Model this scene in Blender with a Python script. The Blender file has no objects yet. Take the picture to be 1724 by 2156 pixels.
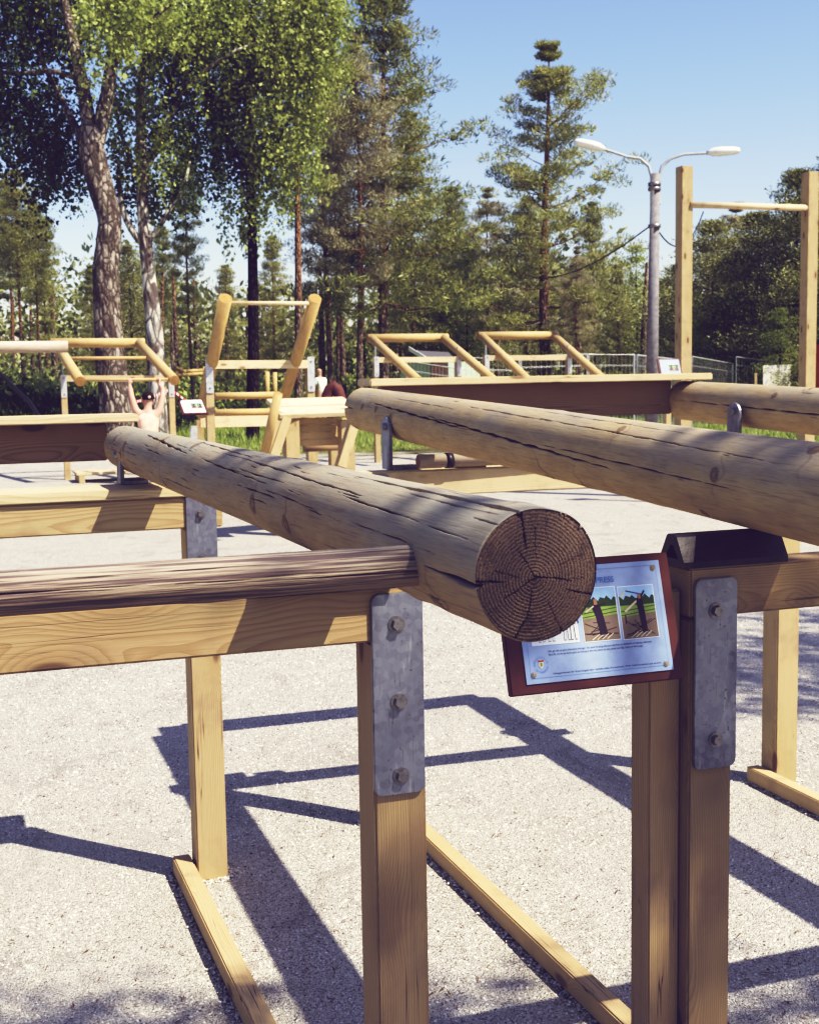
import bpy, bmesh, math, random
import numpy as np
from mathutils import Vector, Matrix
D2R = math.radians
scene = bpy.context.scene
col = scene.collection
random.seed(4)
RNG = np.random.default_rng(4)

# ------------------------------------------------------------------ camera
FPX, PITCH, ROLL, CAMH = 2713.0, D2R(6.13), D2R(0.944), 1.584
cF = Vector((0, math.cos(PITCH), -math.sin(PITCH)))
cU0 = Vector((0, math.sin(PITCH), math.cos(PITCH)))
cX = Vector((1, 0, 0))
cR = cX * math.cos(ROLL) - cU0 * math.sin(ROLL)
cU = cU0 * math.cos(ROLL) + cX * math.sin(ROLL)
CAM = Vector((0, 0, CAMH))
cam = bpy.data.cameras.new('camera')
camo = bpy.data.objects.new('camera', cam)
col.objects.link(camo)
camo.matrix_world = Matrix(((cR.x, cU.x, -cF.x, CAM.x), (cR.y, cU.y, -cF.y, CAM.y), (cR.z, cU.z, -cF.z, CAM.z), (0, 0, 0, 1)))
cam.sensor_fit = 'VERTICAL'
cam.sensor_height = 36
cam.lens = FPX / 2156 * 36
cam.clip_end = 2000
cam.clip_start = 0.05
cam.dof.use_dof = True
cam.dof.focus_distance = 2.3
cam.dof.aperture_fstop = 15
scene.camera = camo


def P(px, py, z):
    """world point seen at photo pixel (1724 x 2156 grid) at camera depth z"""
    return CAM + cR * ((px - 862) / FPX * z) + cU * (-(py - 1078) / FPX * z) + cF * z


def PX(px, H, z):
    """world point in photo column px, at depth about z and height H"""
    p = P(px, 790, z)
    return Vector((p.x, p.y, H))


# ------------------------------------------------------------------ objects
WM = {}


def link(o, M, parent=None):
    col.objects.link(o)
    WM[o] = M.copy()
    if parent is not None:
        o.parent = parent
        o.matrix_basis = WM[parent].inverted() @ M
    else:
        o.matrix_basis = M
    return o


def tag(o, label=None, cat=None, group=None, kind=None):
    if label: o['label'] = label
    if cat: o['category'] = cat
    if group: o['group'] = group
    if kind: o['kind'] = kind
    return o


def empty(name, loc, label, cat, group=None, rz=0):
    o = bpy.data.objects.new(name, None)
    o.empty_display_size = 0.2
    link(o, Matrix.Translation(loc) @ Matrix.Rotation(rz, 4, 'Z'))
    return tag(o, label, cat, group)


def mesh_obj(name, me, mat, parent=None, M=None, smooth=False):
    if mat is not None and not me.materials:
        me.materials.append(mat)
    if smooth:
        me.polygons.foreach_set('use_smooth', [True] * len(me.polygons))
    o = bpy.data.objects.new(name, me)
    return link(o, M if M is not None else Matrix(), parent)


def frame(p0, p1, up=Vector((0, 0, 1))):
    x = (p1 - p0).normalized()
    y = up.cross(x)
    if y.length < 1e-4: y = Vector((0, 1, 0)).cross(x)
    y.normalize()
    z = x.cross(y)
    return Matrix(((x.x, y.x, z.x, p0.x), (x.y, y.y, z.y, p0.y), (x.z, y.z, z.z, p0.z), (0, 0, 0, 1)))


def bm_mesh(bm, name='m'):
    me = bpy.data.meshes.new(name)
    bm.to_mesh(me); bm.free()
    return me


def bm_box(bm, x0, x1, y0, y1, z0, z1):
    vs = [bm.verts.new(v) for v in ((x0, y0, z0), (x1, y0, z0), (x1, y1, z0), (x0, y1, z0), (x0, y0, z1), (x1, y0, z1), (x1, y1, z1), (x0, y1, z1))]
    for f in ((0, 3, 2, 1), (4, 5, 6, 7), (0, 1, 5, 4), (1, 2, 6, 5), (2, 3, 7, 6), (3, 0, 4, 7)):
        bm.faces.new([vs[i] for i in f])


def timber(name, p0, p1, w, h, mat, parent=None, up=Vector((0, 0, 1)), bevel=0.004):
    """planed board from p0 to p1 (centre line), w across, h along up"""
    L = (p1 - p0).length
    bm = bmesh.new()
    bm_box(bm, 0, L, -w / 2, w / 2, -h / 2, h / 2)
    if bevel:
        bmesh.ops.bevel(bm, geom=bm.edges[:], offset=bevel, segments=2, affect='EDGES', clamp_overlap=True)
    return mesh_obj(name, bm_mesh(bm), mat, parent, frame(p0, p1, up))


def rod(name, p0, p1, r0, r1, mat, parent=None, seg=24, rough=0.0, mat_end=None):
    """round bar or log"""
    L = (p1 - p0).length
    bm = bmesh.new()
    n = 2 if rough == 0 else max(3, int(L / 0.15))
    rings = []
    rs = np.random.default_rng(int(L * 1e4) % 9999)
    ph = rs.random(4) * 6.28
    for i in range(n):
        t = i / (n - 1)
        r = (r0 + (r1 - r0) * t) * (1 + rough * math.sin(ph[0] + t * 17) * 0.6)
        oy = rough * r0 * math.sin(ph[1] + t * 7)
        oz = rough * r0 * math.sin(ph[2] + t * 5)
        rings.append([bm.verts.new((L * t, r * math.cos(a) + oy, r * math.sin(a) + oz)) for a in [2 * math.pi * k / seg for k in range(seg)]])
    for a, b in zip(rings, rings[1:]):
        for k in range(seg):
            f = bm.faces.new((a[k], b[k], b[(k + 1) % seg], a[(k + 1) % seg])); f.smooth = True
    c0 = bm.faces.new(rings[0][::1]); c1 = bm.faces.new(rings[-1][::-1])
    if mat_end is not None:
        c0.material_index = c1.material_index = 1
    bmesh.ops.recalc_face_normals(bm, faces=bm.faces[:])
    me = bm_mesh(bm)
    me.materials.append(mat)
    if mat_end is not None: me.materials.append(mat_end)
    return mesh_obj(name, me, None, parent, frame(p0, p1))


def tube(name, pts, radii, mat, parent=None, seg=10, M=None, smooth=True):
    me = bpy.data.meshes.new(name)
    V, F = tube_arrays(pts, radii, seg)
    me.from_pydata(V.tolist(), [], F.tolist())
    return mesh_obj(name, me, mat, parent, M, smooth)


def tube_arrays(pts, radii, seg):
    pts = [Vector(p) for p in pts]
    V = []; F = []
    n = len(pts)
    ref = Vector((0.3, 0.9, 0.1)).normalized()
    for i, p in enumerate(pts):
        d = (pts[min(i + 1, n - 1)] - pts[max(i - 1, 0)]).normalized()
        r_ = ref if abs(d.dot(ref)) < 0.9 else Vector((0, 0, 1))
        a = d.cross(r_).normalized(); b = d.cross(a)
        for k in range(seg):
            t = 2 * math.pi * k / seg
            V.append(p + (a * math.cos(t) + b * math.sin(t)) * radii[i])
    for i in range(n - 1):
        for k in range(seg):
            F.append((i * seg + k, i * seg + (k + 1) % seg, (i + 1) * seg + (k + 1) % seg, (i + 1) * seg + k))
    return np.array([tuple(v) for v in V]), np.array(F)


def plate_mesh(w, h, t, r=0.015, seg=6):
    """rounded plate in local XZ, thickness along -Y (front face at y=-t)"""
    bm = bmesh.new()
    out = []
    for cx, cz, a0 in ((w / 2 - r, h / 2 - r, 0), (-w / 2 + r, h / 2 - r, 90), (-w / 2 + r, -h / 2 + r, 180), (w / 2 - r, -h / 2 + r, 270)):
        for k in range(seg + 1):
            a = D2R(a0 + 90 * k / seg)
            out.append((cx + r * math.cos(a), cz + r * math.sin(a)))
    f = bm.faces.new([bm.verts.new((x, -t, z)) for x, z in out])
    b = bm.faces.new([bm.verts.new((x, 0, z)) for x, z in reversed(out)])
    fv = list(f.verts); bv = list(b.verts)[::-1]
    n = len(fv)
    for i in range(n):
        bm.faces.new((fv[i], bv[i], bv[(i + 1) % n], fv[(i + 1) % n]))
    bmesh.ops.recalc_face_normals(bm, faces=bm.faces[:])
    bmesh.ops.bevel(bm, geom=[e for e in f.edges], offset=0.0012, segments=2, affect='EDGES')
    return bm_mesh(bm)


def bolt_mesh(r=0.0105, h=0.009):
    bm = bmesh.new()
    bmesh.ops.create_cone(bm, cap_ends=True, segments=24, radius1=r * 1.45, radius2=r * 1.45, depth=0.002, matrix=Matrix.Rotation(D2R(90), 4, 'X') @ Matrix.Translation((0, 0, 0.001)))
    bmesh.ops.create_cone(bm, cap_ends=True, segments=6, radius1=r, radius2=r * 0.93, depth=h, matrix=Matrix.Rotation(D2R(90), 4, 'X') @ Matrix.Translation((0, 0, 0.002 + h / 2)))
    return bm_mesh(bm)


# ------------------------------------------------------------------ materials
class NT:
    def __init__(s, name):
        s.m = bpy.data.materials.new(name)
        s.m.use_nodes = True
        s.n = s.m.node_tree.nodes; s.l = s.m.node_tree.links
        s.b = s.n['Principled BSDF']; s.out = s.n['Material Output']

    def add(s, t, **kw):
        n = s.n.new(t)
        for k, v in kw.items():
            if k.startswith('i_'):
                s.set(n, k[2:], v)
            else:
                setattr(n, k, v)
        return n

    def set(s, n, k, v):
        k = int(k) if str(k).isdigit() else k.replace('_', ' ')
        sock = n.inputs[k]
        if isinstance(v, bpy.types.NodeSocket): s.l.new(v, sock)
        else: sock.default_value = v

    def math(s, op, a, b=0.0, c=None, clamp=False):
        n = s.add('ShaderNodeMath', operation=op, use_clamp=clamp)
        s.set(n, 0, a); s.set(n, 1, b)
        if c is not None: s.set(n, 2, c)
        return n.outputs[0]

    def noise(s, vec, scale, detail=4, rough=0.55, dist=0.0):
        n = s.add('ShaderNodeTexNoise', i_Scale=scale, i_Detail=detail, i_Roughness=rough, i_Distortion=dist)
        s.l.new(vec, n.inputs['Vector']); return n.outputs['Fac']

    def mapping(s, vec, scale=(1, 1, 1), loc=None):
        n = s.add('ShaderNodeMapping'); s.l.new(vec, n.inputs['Vector'])
        n.inputs['Scale'].default_value = scale
        if loc is not None: s.set(n, 'Location', loc)
        return n.outputs[0]

    def ramp(s, fac, stops, interp='LINEAR'):
        n = s.add('ShaderNodeValToRGB'); s.l.new(fac, n.inputs[0])
        n.color_ramp.interpolation = interp
        e = n.color_ramp.elements
        while len(e) < len(stops): e.new(0.5)
        for i, (p, c) in enumerate(stops):
            e[i].position = p; e[i].color = tuple(c) + (1,) if len(c) == 3 else c
        return n.outputs[0]

    def step(s, v, lo, hi):
        n = s.add('ShaderNodeMapRange', interpolation_type='SMOOTHSTEP')
        s.set(n, 'Value', v); n.inputs['From Min'].default_value = lo; n.inputs['From Max'].default_value = hi
        return n.outputs[0]

    def mix(s, fac, a, b, mode='MIX'):
        n = s.add('ShaderNodeMix', data_type='RGBA', blend_type=mode)
        for i, v in ((0, fac), (6, a), (7, b)):
            if isinstance(v, bpy.types.NodeSocket): s.l.new(v, n.inputs[i])
            else: n.inputs[i].default_value = v if i == 0 else (tuple(v) + (1,) if len(v) == 3 else v)
        return n.outputs[2]

    def bump(s, h, strength, dist, normal=None):
        n = s.add('ShaderNodeBump', i_Strength=strength, i_Distance=dist)
        s.l.new(h, n.inputs['Height'])
        if normal is not None: s.l.new(normal, n.inputs['Normal'])
        return n.outputs[0]

    def objrand(s):
        """object coordinates plus a per-object offset"""
        tc = s.add('ShaderNodeTexCoord'); oi = s.add('ShaderNodeObjectInfo')
        cx = s.add('ShaderNodeCombineXYZ')
        s.l.new(s.math('MULTIPLY', oi.outputs['Random'], 37.0), cx.inputs[0])
        s.l.new(s.math('MULTIPLY', oi.outputs['Random'], 0.05), cx.inputs[1])
        s.l.new(s.math('MULTIPLY', oi.outputs['Random'], 0.03), cx.inputs[2])
        va = s.add('ShaderNodeVectorMath', operation='ADD')
        s.l.new(tc.outputs['Object'], va.inputs[0]); s.l.new(cx.outputs[0], va.inputs[1])
        return va.outputs[0], oi.outputs['Random'], tc.outputs['Object']

    def done(s, color=None, rough=0.7, normal=None, metal=0.0, spec=0.3):
        if color is not None: s.set(s.b, 'Base Color', color if isinstance(color, bpy.types.NodeSocket) else tuple(color) + (1,))
        s.set(s.b, 'Roughness', rough); s.set(s.b, 'Metallic', metal)
        s.b.inputs['Specular IOR Level'].default_value = spec
        if normal is not None: s.l.new(normal, s.b.inputs['Normal'])
        return s.m


def timber_mat(name, light, dark, green=(0.33, 0.30, 0.12), stain=0.3, grain=1.0, grey=None):
    t = NT(name)
    v, rnd, raw = t.objrand()
    # annual ring field: long along x, centre of the log a few cm outside the board
    low = t.noise(t.mapping(v, (1.1, 6, 6)), 1.0, 2)
    knotv = t.add('ShaderNodeTexVoronoi', i_Scale=1.0)
    t.l.new(t.mapping(v, (3.3, 9.0, 9.0)), knotv.inputs['Vector'])
    kd = knotv.outputs['Distance']
    knot = t.math('SUBTRACT', 1.0, t.step(kd, 0.10, 0.17))
    halo = t.math('SUBTRACT', 1.0, t.step(kd, 0.10, 0.62))
    halo = t.math('POWER', halo, 2.0)
    sep = t.add('ShaderNodeSeparateXYZ'); t.l.new(v, sep.inputs[0])
    y = t.math('ADD', sep.outputs[1], 0.045); z = t.math('ADD', sep.outputs[2], 0.03)
    rad = t.math('SQRT', t.math('ADD', t.math('MULTIPLY', y, y), t.math('MULTIPLY', z, z)))
    rad = t.math('ADD', rad, t.math('MULTIPLY', low, 0.055))
    rad = t.math('ADD', rad, t.math('MULTIPLY', halo, 0.022))
    fine = t.noise(t.mapping(v, (6, 160, 160)), 1.0, 3)
    rad = t.math('ADD', rad, t.math('MULTIPLY', fine, 0.0011))
    ring = t.math('FRACT', t.math('MULTIPLY', rad, 210.0))
    late = t.step(ring, 0.35, 0.97)
    late = t.math('MULTIPLY', late, t.math('SUBTRACT', 1.0, t.step(ring, 0.97, 1.0)))
    fib = t.noise(t.mapping(v, (9, 420, 420)), 1.0, 2)
    c = t.mix(t.math('MULTIPLY', late, 0.75 * grain), light, dark)
    c = t.mix(t.math('MULTIPLY', t.step(fib, 0.42, 0.75), 0.22), c, dark)
    patch = t.noise(t.mapping(v, (2.2, 7, 7)), 1.0, 3)
    c = t.mix(t.math('MULTIPLY', t.step(patch, 0.45, 0.75), stain), c, green)
    c = t.mix(t.math('MULTIPLY', halo, 0.35), c, dark)
    c = t.mix(t.math('MULTIPLY', knot, 0.75), c, (dark[0] * 0.35, dark[1] * 0.3, dark[2] * 0.35))
    # thin drying checks
    ck = t.noise(t.mapping(v, (1.4, 90, 90)), 1.0, 1)
    ckm = t.math('MULTIPLY', t.math('SUBTRACT', 1.0, t.step(t.math('ABSOLUTE', t.math('SUBTRACT', ck, 0.5)), 0.0, 0.012)), t.step(t.noise(t.mapping(v, (1.7, 14, 14)), 1.0, 1), 0.56, 0.64))
    c = t.mix(t.math('MULTIPLY', ckm, 0.8), c, (0.05, 0.03, 0.03))
    grime = t.noise(raw, 9.0, 5)
    c = t.mix(t.math('MULTIPLY', t.step(grime, 0.5, 0.8), 0.3), c, (0.2, 0.15, 0.13))
    if grey is not None:
        c = t.mix(t.step(t.noise(t.mapping(v, (1.5, 12, 12)), 1.0, 3), 0.35, 0.7), c, grey)
    hsv = t.add('ShaderNodeHueSaturation', i_Color=c)
    t.l.new(t.math('ADD', 0.9, t.math('MULTIPLY', rnd, 0.2)), hsv.inputs['Value'])
    h = t.math('ADD', t.math('MULTIPLY', late, 0.5), t.math('MULTIPLY', fib, 0.6))
    h = t.math('SUBTRACT', h, t.math('MULTIPLY', ckm, 3.0))
    return t.done(hsv.outputs[0], 0.72, t.bump(h, 0.35, 0.0012), spec=0.25)


def log_mat(name, tan, grey, tan2, greyness=0.5, attr=True, fibk=0.55):
    """weathered round log; vertex attributes crack and knot drive the fissures"""
    t = NT(name)
    v, rnd, raw = t.objrand()
    fib = t.noise(t.mapping(v, (7, 230, 230) if fibk < .7 else (5, 340, 340)), 1.0, 4, 0.65 if fibk < .7 else 0.5)
    fine = t.noise(t.mapping(v, (22, 900, 900)), 1.0, 2, 0.6)
    pat = t.noise(t.mapping(v, (3.2, 8, 8)), 1.0, 5, 0.6)
    pat2 = t.noise(t.mapping(v, (9, 26, 26)), 1.0, 4, 0.6)
    geo = t.add('ShaderNodeNewGeometry')
    s = t.add('ShaderNodeSeparateXYZ'); t.l.new(geo.outputs['Normal'], s.inputs[0])
    top = t.math('ADD', s.outputs[2], t.math('MULTIPLY', t.math('SUBTRACT', pat, 0.5), 3.2))
    g = t.math('MULTIPLY', t.step(top, -0.8 + (1 - greyness), 1.0 + (1 - greyness)), 0.92)
    c = t.mix(t.step(pat2, 0.3, 0.72), tan, tan2)
    c = t.mix(g, c, grey)
    c = t.mix(t.math('MULTIPLY', t.step(pat, 0.62, 0.8), 0.45 if fibk < .7 else 0.12), c, (0.07, 0.055, 0.06))
    c = t.mix(t.math('MULTIPLY', t.step(fib, 0.5 if fibk < .7 else .42, 0.8 if fibk < .7 else .60), fibk), c, (tan[0] * 0.28, tan[1] * 0.26, tan[2] * 0.4))
    c = t.mix(t.math('MULTIPLY', t.step(fine, 0.45, 0.75), 0.25), c, (0.09, 0.065, 0.06))
    h = t.math('ADD', t.math('MULTIPLY', fib, -1.0), t.math('MULTIPLY', fine, -0.5))
    if attr:
        a = t.add('ShaderNodeAttribute', attribute_name='crack')
        k = t.add('ShaderNodeAttribute', attribute_name='knot')
        kf = k.outputs['Fac']
        # branch whorls: dark ring scars with a pale centre
        c = t.mix(t.math('MULTIPLY', t.step(kf, 0.15, 0.75), 0.55), c, (0.10, 0.06, 0.045))
        c = t.mix(t.math('MULTIPLY', t.step(kf, 0.8, 0.95), 0.8), c, (0.36, 0.25, 0.14))
        c = t.mix(t.step(a.outputs['Fac'], 0.2, 0.85), c, (0.022, 0.016, 0.018))
    return t.done(c, 0.85, t.bump(h, 0.35 if fibk < .7 else 0.8, 0.0012 if fibk < .7 else 0.003), spec=0.15)


def end_mat(name, base, dark, attr=False, spacing=330.0):
    t = NT(name)
    tc = t.add('ShaderNodeTexCoord')
    v = tc.outputs['Object']
    s = t.add('ShaderNodeSeparateXYZ'); t.l.new(v, s.inputs[0])
    y = t.math('ADD', s.outputs[1], 0.004); z = t.math('ADD', s.outputs[2], 0.003)
    rad = t.math('SQRT', t.math('ADD', t.math('MULTIPLY', y, y), t.math('MULTIPLY', z, z)))
    wob = t.noise(v, 26.0, 3)
    rad2 = t.math('ADD', rad, t.math('MULTIPLY', wob, 0.006))
    ring = t.math('FRACT', t.math('MULTIPLY', rad2, spacing))
    late = t.math('MULTIPLY', t.step(ring, 0.1, 0.85), t.math('SUBTRACT', 1.0, t.step(ring, 0.9, 1.0)))
    grit = t.noise(v, 520.0, 3, 0.7)
    blot = t.noise(v, 38.0, 4, 0.6)
    fade = t.math('SUBTRACT', 1.0, t.math('MULTIPLY', t.step(rad, 0.035, 0.07), 0.45))
    c = t.mix(t.math('MULTIPLY', late, t.math('MULTIPLY', fade, 0.9)), base, dark)
    c = t.mix(t.step(grit, 0.45, 0.72), c, (base[0] * 1.5, base[1] * 1.4, base[2] * 1.25))
    c = t.mix(t.math('MULTIPLY', t.step(grit, 0.5, 0.3), 0.7), c, (dark[0] * 0.5, dark[1] * 0.5, dark[2] * 0.5))
    c = t.mix(t.math('MULTIPLY', t.step(blot, 0.5, 0.75), 0.5), c, (dark[0], dark[1] * 0.85, dark[2] * 0.9))
    h = t.math('ADD', t.math('MULTIPLY', late, -1.2), t.math('MULTIPLY', grit, 1.3))
    if attr:
        a = t.add('ShaderNodeAttribute', attribute_name='crack')
        c = t.mix(t.step(a.outputs['Fac'], 0.2, 0.8), c, (0.006, 0.004, 0.008))
    return t.done(c, 0.9, t.bump(h, 0.55, 0.0016), spec=0.1)


def simple_mat(name, color, rough=0.6, metal=0.0, var=0.25, scale=20, bump=0.1, spec=0.4, dark=None):
    t = NT(name)
    v, rnd, raw = t.objrand()
    n = t.noise(v, scale, 5)
    dk = dark or tuple(c * 0.55 for c in color)
    c = t.mix(t.math('MULTIPLY', t.step(n, 0.35, 0.75), min(1, var * 2)), color, dk)
    return t.done(c, rough, t.bump(n, bump, 0.002), metal, spec)


M = {}
M['timber'] = timber_mat('planed_pine', (0.51, 0.41, 0.25), (0.35, 0.25, 0.135), (0.31, 0.28, 0.13), grain=0.8)
M['timber_old'] = timber_mat('weathered_pine', (0.395, 0.305, 0.185), (0.245, 0.165, 0.09), (0.25, 0.215, 0.14), 0.6, 0.62, None)
M['timber_pale'] = timber_mat('pale_pine', (0.64, 0.54, 0.36), (0.50, 0.38, 0.22), stain=0.15, grain=0.8)
M['timber_red'] = timber_mat('brown_pine', (0.33, 0.245, 0.155), (0.21, 0.145, 0.09), (0.25, 0.185, 0.12), 0.3)
M['rail'] = timber_mat('rail_pine', (0.56, 0.43, 0.25), (0.44, 0.31, 0.16), stain=0.15, grain=0.6)
M['log_grey'] = log_mat('weathered_log', (0.43, 0.34, 0.215), (0.37, 0.35, 0.285), (0.35, 0.28, 0.185), 0.8)
M['log_tan'] = log_mat('tan_log', (0.53, 0.425, 0.25), (0.37, 0.335, 0.27), (0.45, 0.35, 0.205), 0.42)
M['log_far'] = log_mat('pine_pole', (0.56, 0.42, 0.215), (0.52, 0.41, 0.24), (0.50, 0.36, 0.18), 0.3, attr=False)
M['handle'] = log_mat('handle_wood', (0.36, 0.285, 0.21), (0.46, 0.405, 0.32), (0.32, 0.25, 0.18), 0.95, fibk=0.8)
M['bar_grey'] = log_mat('silvered_bar', (0.48, 0.41, 0.32), (0.56, 0.50, 0.42), (0.44, 0.36, 0.27), 0.9, attr=False)
M['grain_dark'] = end_mat('dark_end_grain', (0.175, 0.138, 0.11), (0.036, 0.028, 0.028), True, 250.0)
M['grain_tan'] = end_mat('end_grain', (0.42, 0.29, 0.14), (0.28, 0.17, 0.08), False, 180.0)


def zinc_mat():
    t = NT('galvanised_steel')
    v, rnd, raw = t.objrand()
    vo = t.add('ShaderNodeTexVoronoi', i_Scale=85.0); t.l.new(v, vo.inputs['Vector'])
    sp = vo.outputs['Color']
    n = t.noise(t.mapping(v, (10, 10, 4.5)), 1.0, 4, 0.5, 0.8)
    n2 = t.noise(t.mapping(v, (60, 60, 9)), 1.0, 3)
    n3 = t.noise(v, 120.0, 3)
    bw = t.add('ShaderNodeRGBToBW'); t.l.new(sp, bw.inputs[0])
    c = t.mix(t.math('MULTIPLY', t.step(n, 0.40, 0.75), 0.75), (0.27, 0.28, 0.33), (0.105, 0.105, 0.155))
    c = t.mix(t.math('MULTIPLY', bw.outputs[0], 0.28), c, (0.55, 0.56, 0.58))
    scr = t.noise(t.mapping(v, (240, 240, 14)), 1.0, 2)
    c = t.mix(t.math('MULTIPLY', t.step(scr, 0.62, 0.74), 0.35), c, (0.13, 0.12, 0.13))
    c = t.mix(t.math('MULTIPLY', t.step(n2, 0.6, 0.75), 0.5), c, (0.6, 0.6, 0.6))
    c = t.mix(t.math('MULTIPLY', t.step(n3, 0.66, 0.72), 0.7), c, (0.1, 0.075, 0.07))
    r = t.math('ADD', 0.36, t.math('MULTIPLY', n, 0.35))
    return t.done(c, r, t.bump(t.math('ADD', n, t.math('MULTIPLY', n3, 0.3)), 0.25, 0.002), 0.75, 0.5)


M['zinc'] = zinc_mat()
M['bolt'] = simple_mat('bolt_steel', (0.33, 0.32, 0.33), 0.4, 0.8, 0.4, 90)
M['rubber'] = simple_mat('black_rubber', (0.020, 0.017, 0.028), 0.42, 0, 0.4, 35, 0.5, 0.45, dark=(0.045, 0.038, 0.045))
M['paint_grey'] = simple_mat('grey_paint', (0.42, 0.43, 0.42), 0.5, 0.1, 0.2, 6)
M['concrete'] = simple_mat('pole_concrete', (0.26, 0.25, 0.25), 0.85, 0, 0.35, 12)
M['white'] = simple_mat('white_plastic', (0.75, 0.74, 0.70), 0.4, 0, 0.1, 5)
M['cable'] = simple_mat('black_cable', (0.02, 0.02, 0.025), 0.5, 0, 0.1, 5)


# ------------------------------------------------------------------ world and sun
SUN_AZ_TRAVEL = D2R(61.8)      # light travels this far left of the camera axis
SUN_EL = D2R(55)
trav = Vector((-math.sin(SUN_AZ_TRAVEL) * math.cos(SUN_EL), math.cos(SUN_AZ_TRAVEL) * math.cos(SUN_EL), -math.sin(SUN_EL)))
w = bpy.data.worlds.new('World'); scene.world = w; w.use_nodes = True
wn = w.node_tree.nodes; wl = w.node_tree.links
sky = wn.new('ShaderNodeTexSky'); sky.sky_type = 'NISHITA'; sky.sun_disc = False
sky.sun_elevation = SUN_EL
tosun = -trav
sky.sun_rotation = math.atan2(tosun.x, tosun.y)
sky.air_density = 1.0; sky.dust_density = 1.0; sky.ozone_density = 1.0; sky.altitude = 50
wb = wn['Background']
wmix = wn.new('ShaderNodeMix'); wmix.data_type = 'RGBA'; wmix.blend_type = 'MULTIPLY'
wmix.inputs[0].default_value = 1.0
wmix.inputs[7].default_value = (1.07, 0.955, 1.09, 1)
wl.new(sky.outputs[0], wmix.inputs[6]); wl.new(wmix.outputs[2], wb.inputs[0])
wb.inputs[1].default_value = 0.14
sl = bpy.data.lights.new('sun', 'SUN'); sl.energy = 5.4; sl.angle = D2R(0.55); sl.color = (1.0, 0.93, 0.79)
so = bpy.data.objects.new('sun', sl); col.objects.link(so)
so.rotation_euler = trav.to_track_quat('-Z', 'Y').to_euler()
so.location = (8, -6, 14)
scene.view_settings.view_transform = 'Standard'
scene.view_settings.look = 'None'
scene.view_settings.exposure = 0
# film like response: lifted violet blacks, creamy highlights
scene.view_settings.use_curve_mapping = True
cmap = scene.view_settings.curve_mapping
cmap.extend = 'EXTRAPOLATED'
CURVES = {0: [(0, .013), (.05, .028), (.13, .096), (.30, .36), (.50, .69), (.80, .93), (1.6, 1.0)],
          1: [(0, .006), (.05, .021), (.13, .082), (.30, .35), (.50, .685), (.80, .925), (1.6, .99)],
          2: [(0, .025), (.05, .039), (.13, .095), (.30, .35), (.50, .655), (.80, .865), (1.6, .96)]}
for ci, pts in CURVES.items():
    cu_ = cmap.curves[ci]
    cu_.points[0].location = pts[0]; cu_.points[1].location = pts[-1]
    for p_ in pts[1:-1]: cu_.points.new(*p_)
cmap.clip_max_x = 2.0; cmap.clip_max_y = 2.0
cmap.update()
scene.cycles.use_denoising = True
scene.cycles.max_bounces = 6
scene.cycles.transparent_max_bounces = 8


# ------------------------------------------------------------------ terrain
def hnoise(x, y):
    return (np.sin(x * 0.9 + 1.3) * np.cos(y * 0.7 + .4) + 0.5 * np.sin(x * 2.3 + y * 1.7) + 0.25 * np.sin(x * 5.1 - y * 4.3))


def terrain(x, y):
    x = np.asarray(x, float); y = np.asarray(y, float)
    z = 1.75 * np.exp(-((x + 13.5) / 5.5) ** 2 - ((y - 35) / 6.0) ** 2) * (1 + 0.12 * hnoise(x, y))
    far = np.clip((y - 27) / 8, 0, 1)
    z = z + 0.05 * far * hnoise(x * 0.6, y * 0.6) + np.clip((y - 60) / 60, 0, 1) * 0.8
    z = z - 0.5 * np.clip((x - 7) / 8, 0, 1) * np.clip((y - 30) / 8, 0, 1)
    z = z + 0.010 * np.exp(-((y - 5) / 9) ** 2) * hnoise(x * 1.1, y * 1.1)*0.6
    return z


def tz(x, y): return float(terrain(x, y))


def grid_mesh(name, xs, ys, dz=0.0, hole=None):
    X, Y = np.meshgrid(xs, ys)
    Z = terrain(X, Y) + dz
    V = np.stack([X, Y, Z], -1).reshape(-1, 3)
    nx, ny = len(xs), len(ys)
    i = np.arange(nx - 1)[None, :] + nx * np.arange(ny - 1)[:, None]
    F = np.stack([i, i + 1, i + nx + 1, i + nx], -1).reshape(-1, 4)
    if hole is not None:
        cx = (X[:-1, :-1] + X[1:, 1:]).reshape(-1) / 2; cy = (Y[:-1, :-1] + Y[1:, 1:]).reshape(-1) / 2
        F = F[~hole(cx, cy)]
    return np_mesh(name, V, F)


def np_mesh(name, V, F, smooth=False):
    me = bpy.data.meshes.new(name)
    V = np.asarray(V, np.float32); F = np.asarray(F, np.int32)
    k = F.shape[1]
    me.vertices.add(len(V)); me.vertices.foreach_set('co', V.reshape(-1))
    me.loops.add(F.size); me.loops.foreach_set('vertex_index', F.reshape(-1))
    me.polygons.add(len(F)); me.polygons.foreach_set('loop_start', np.arange(0, F.size, k, dtype=np.int32))
    me.polygons.foreach_set('loop_total', np.full(len(F), k, np.int32))
    if smooth: me.polygons.foreach_set('use_smooth', np.ones(len(F), bool))
    me.update(); me.validate()
    return me


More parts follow.
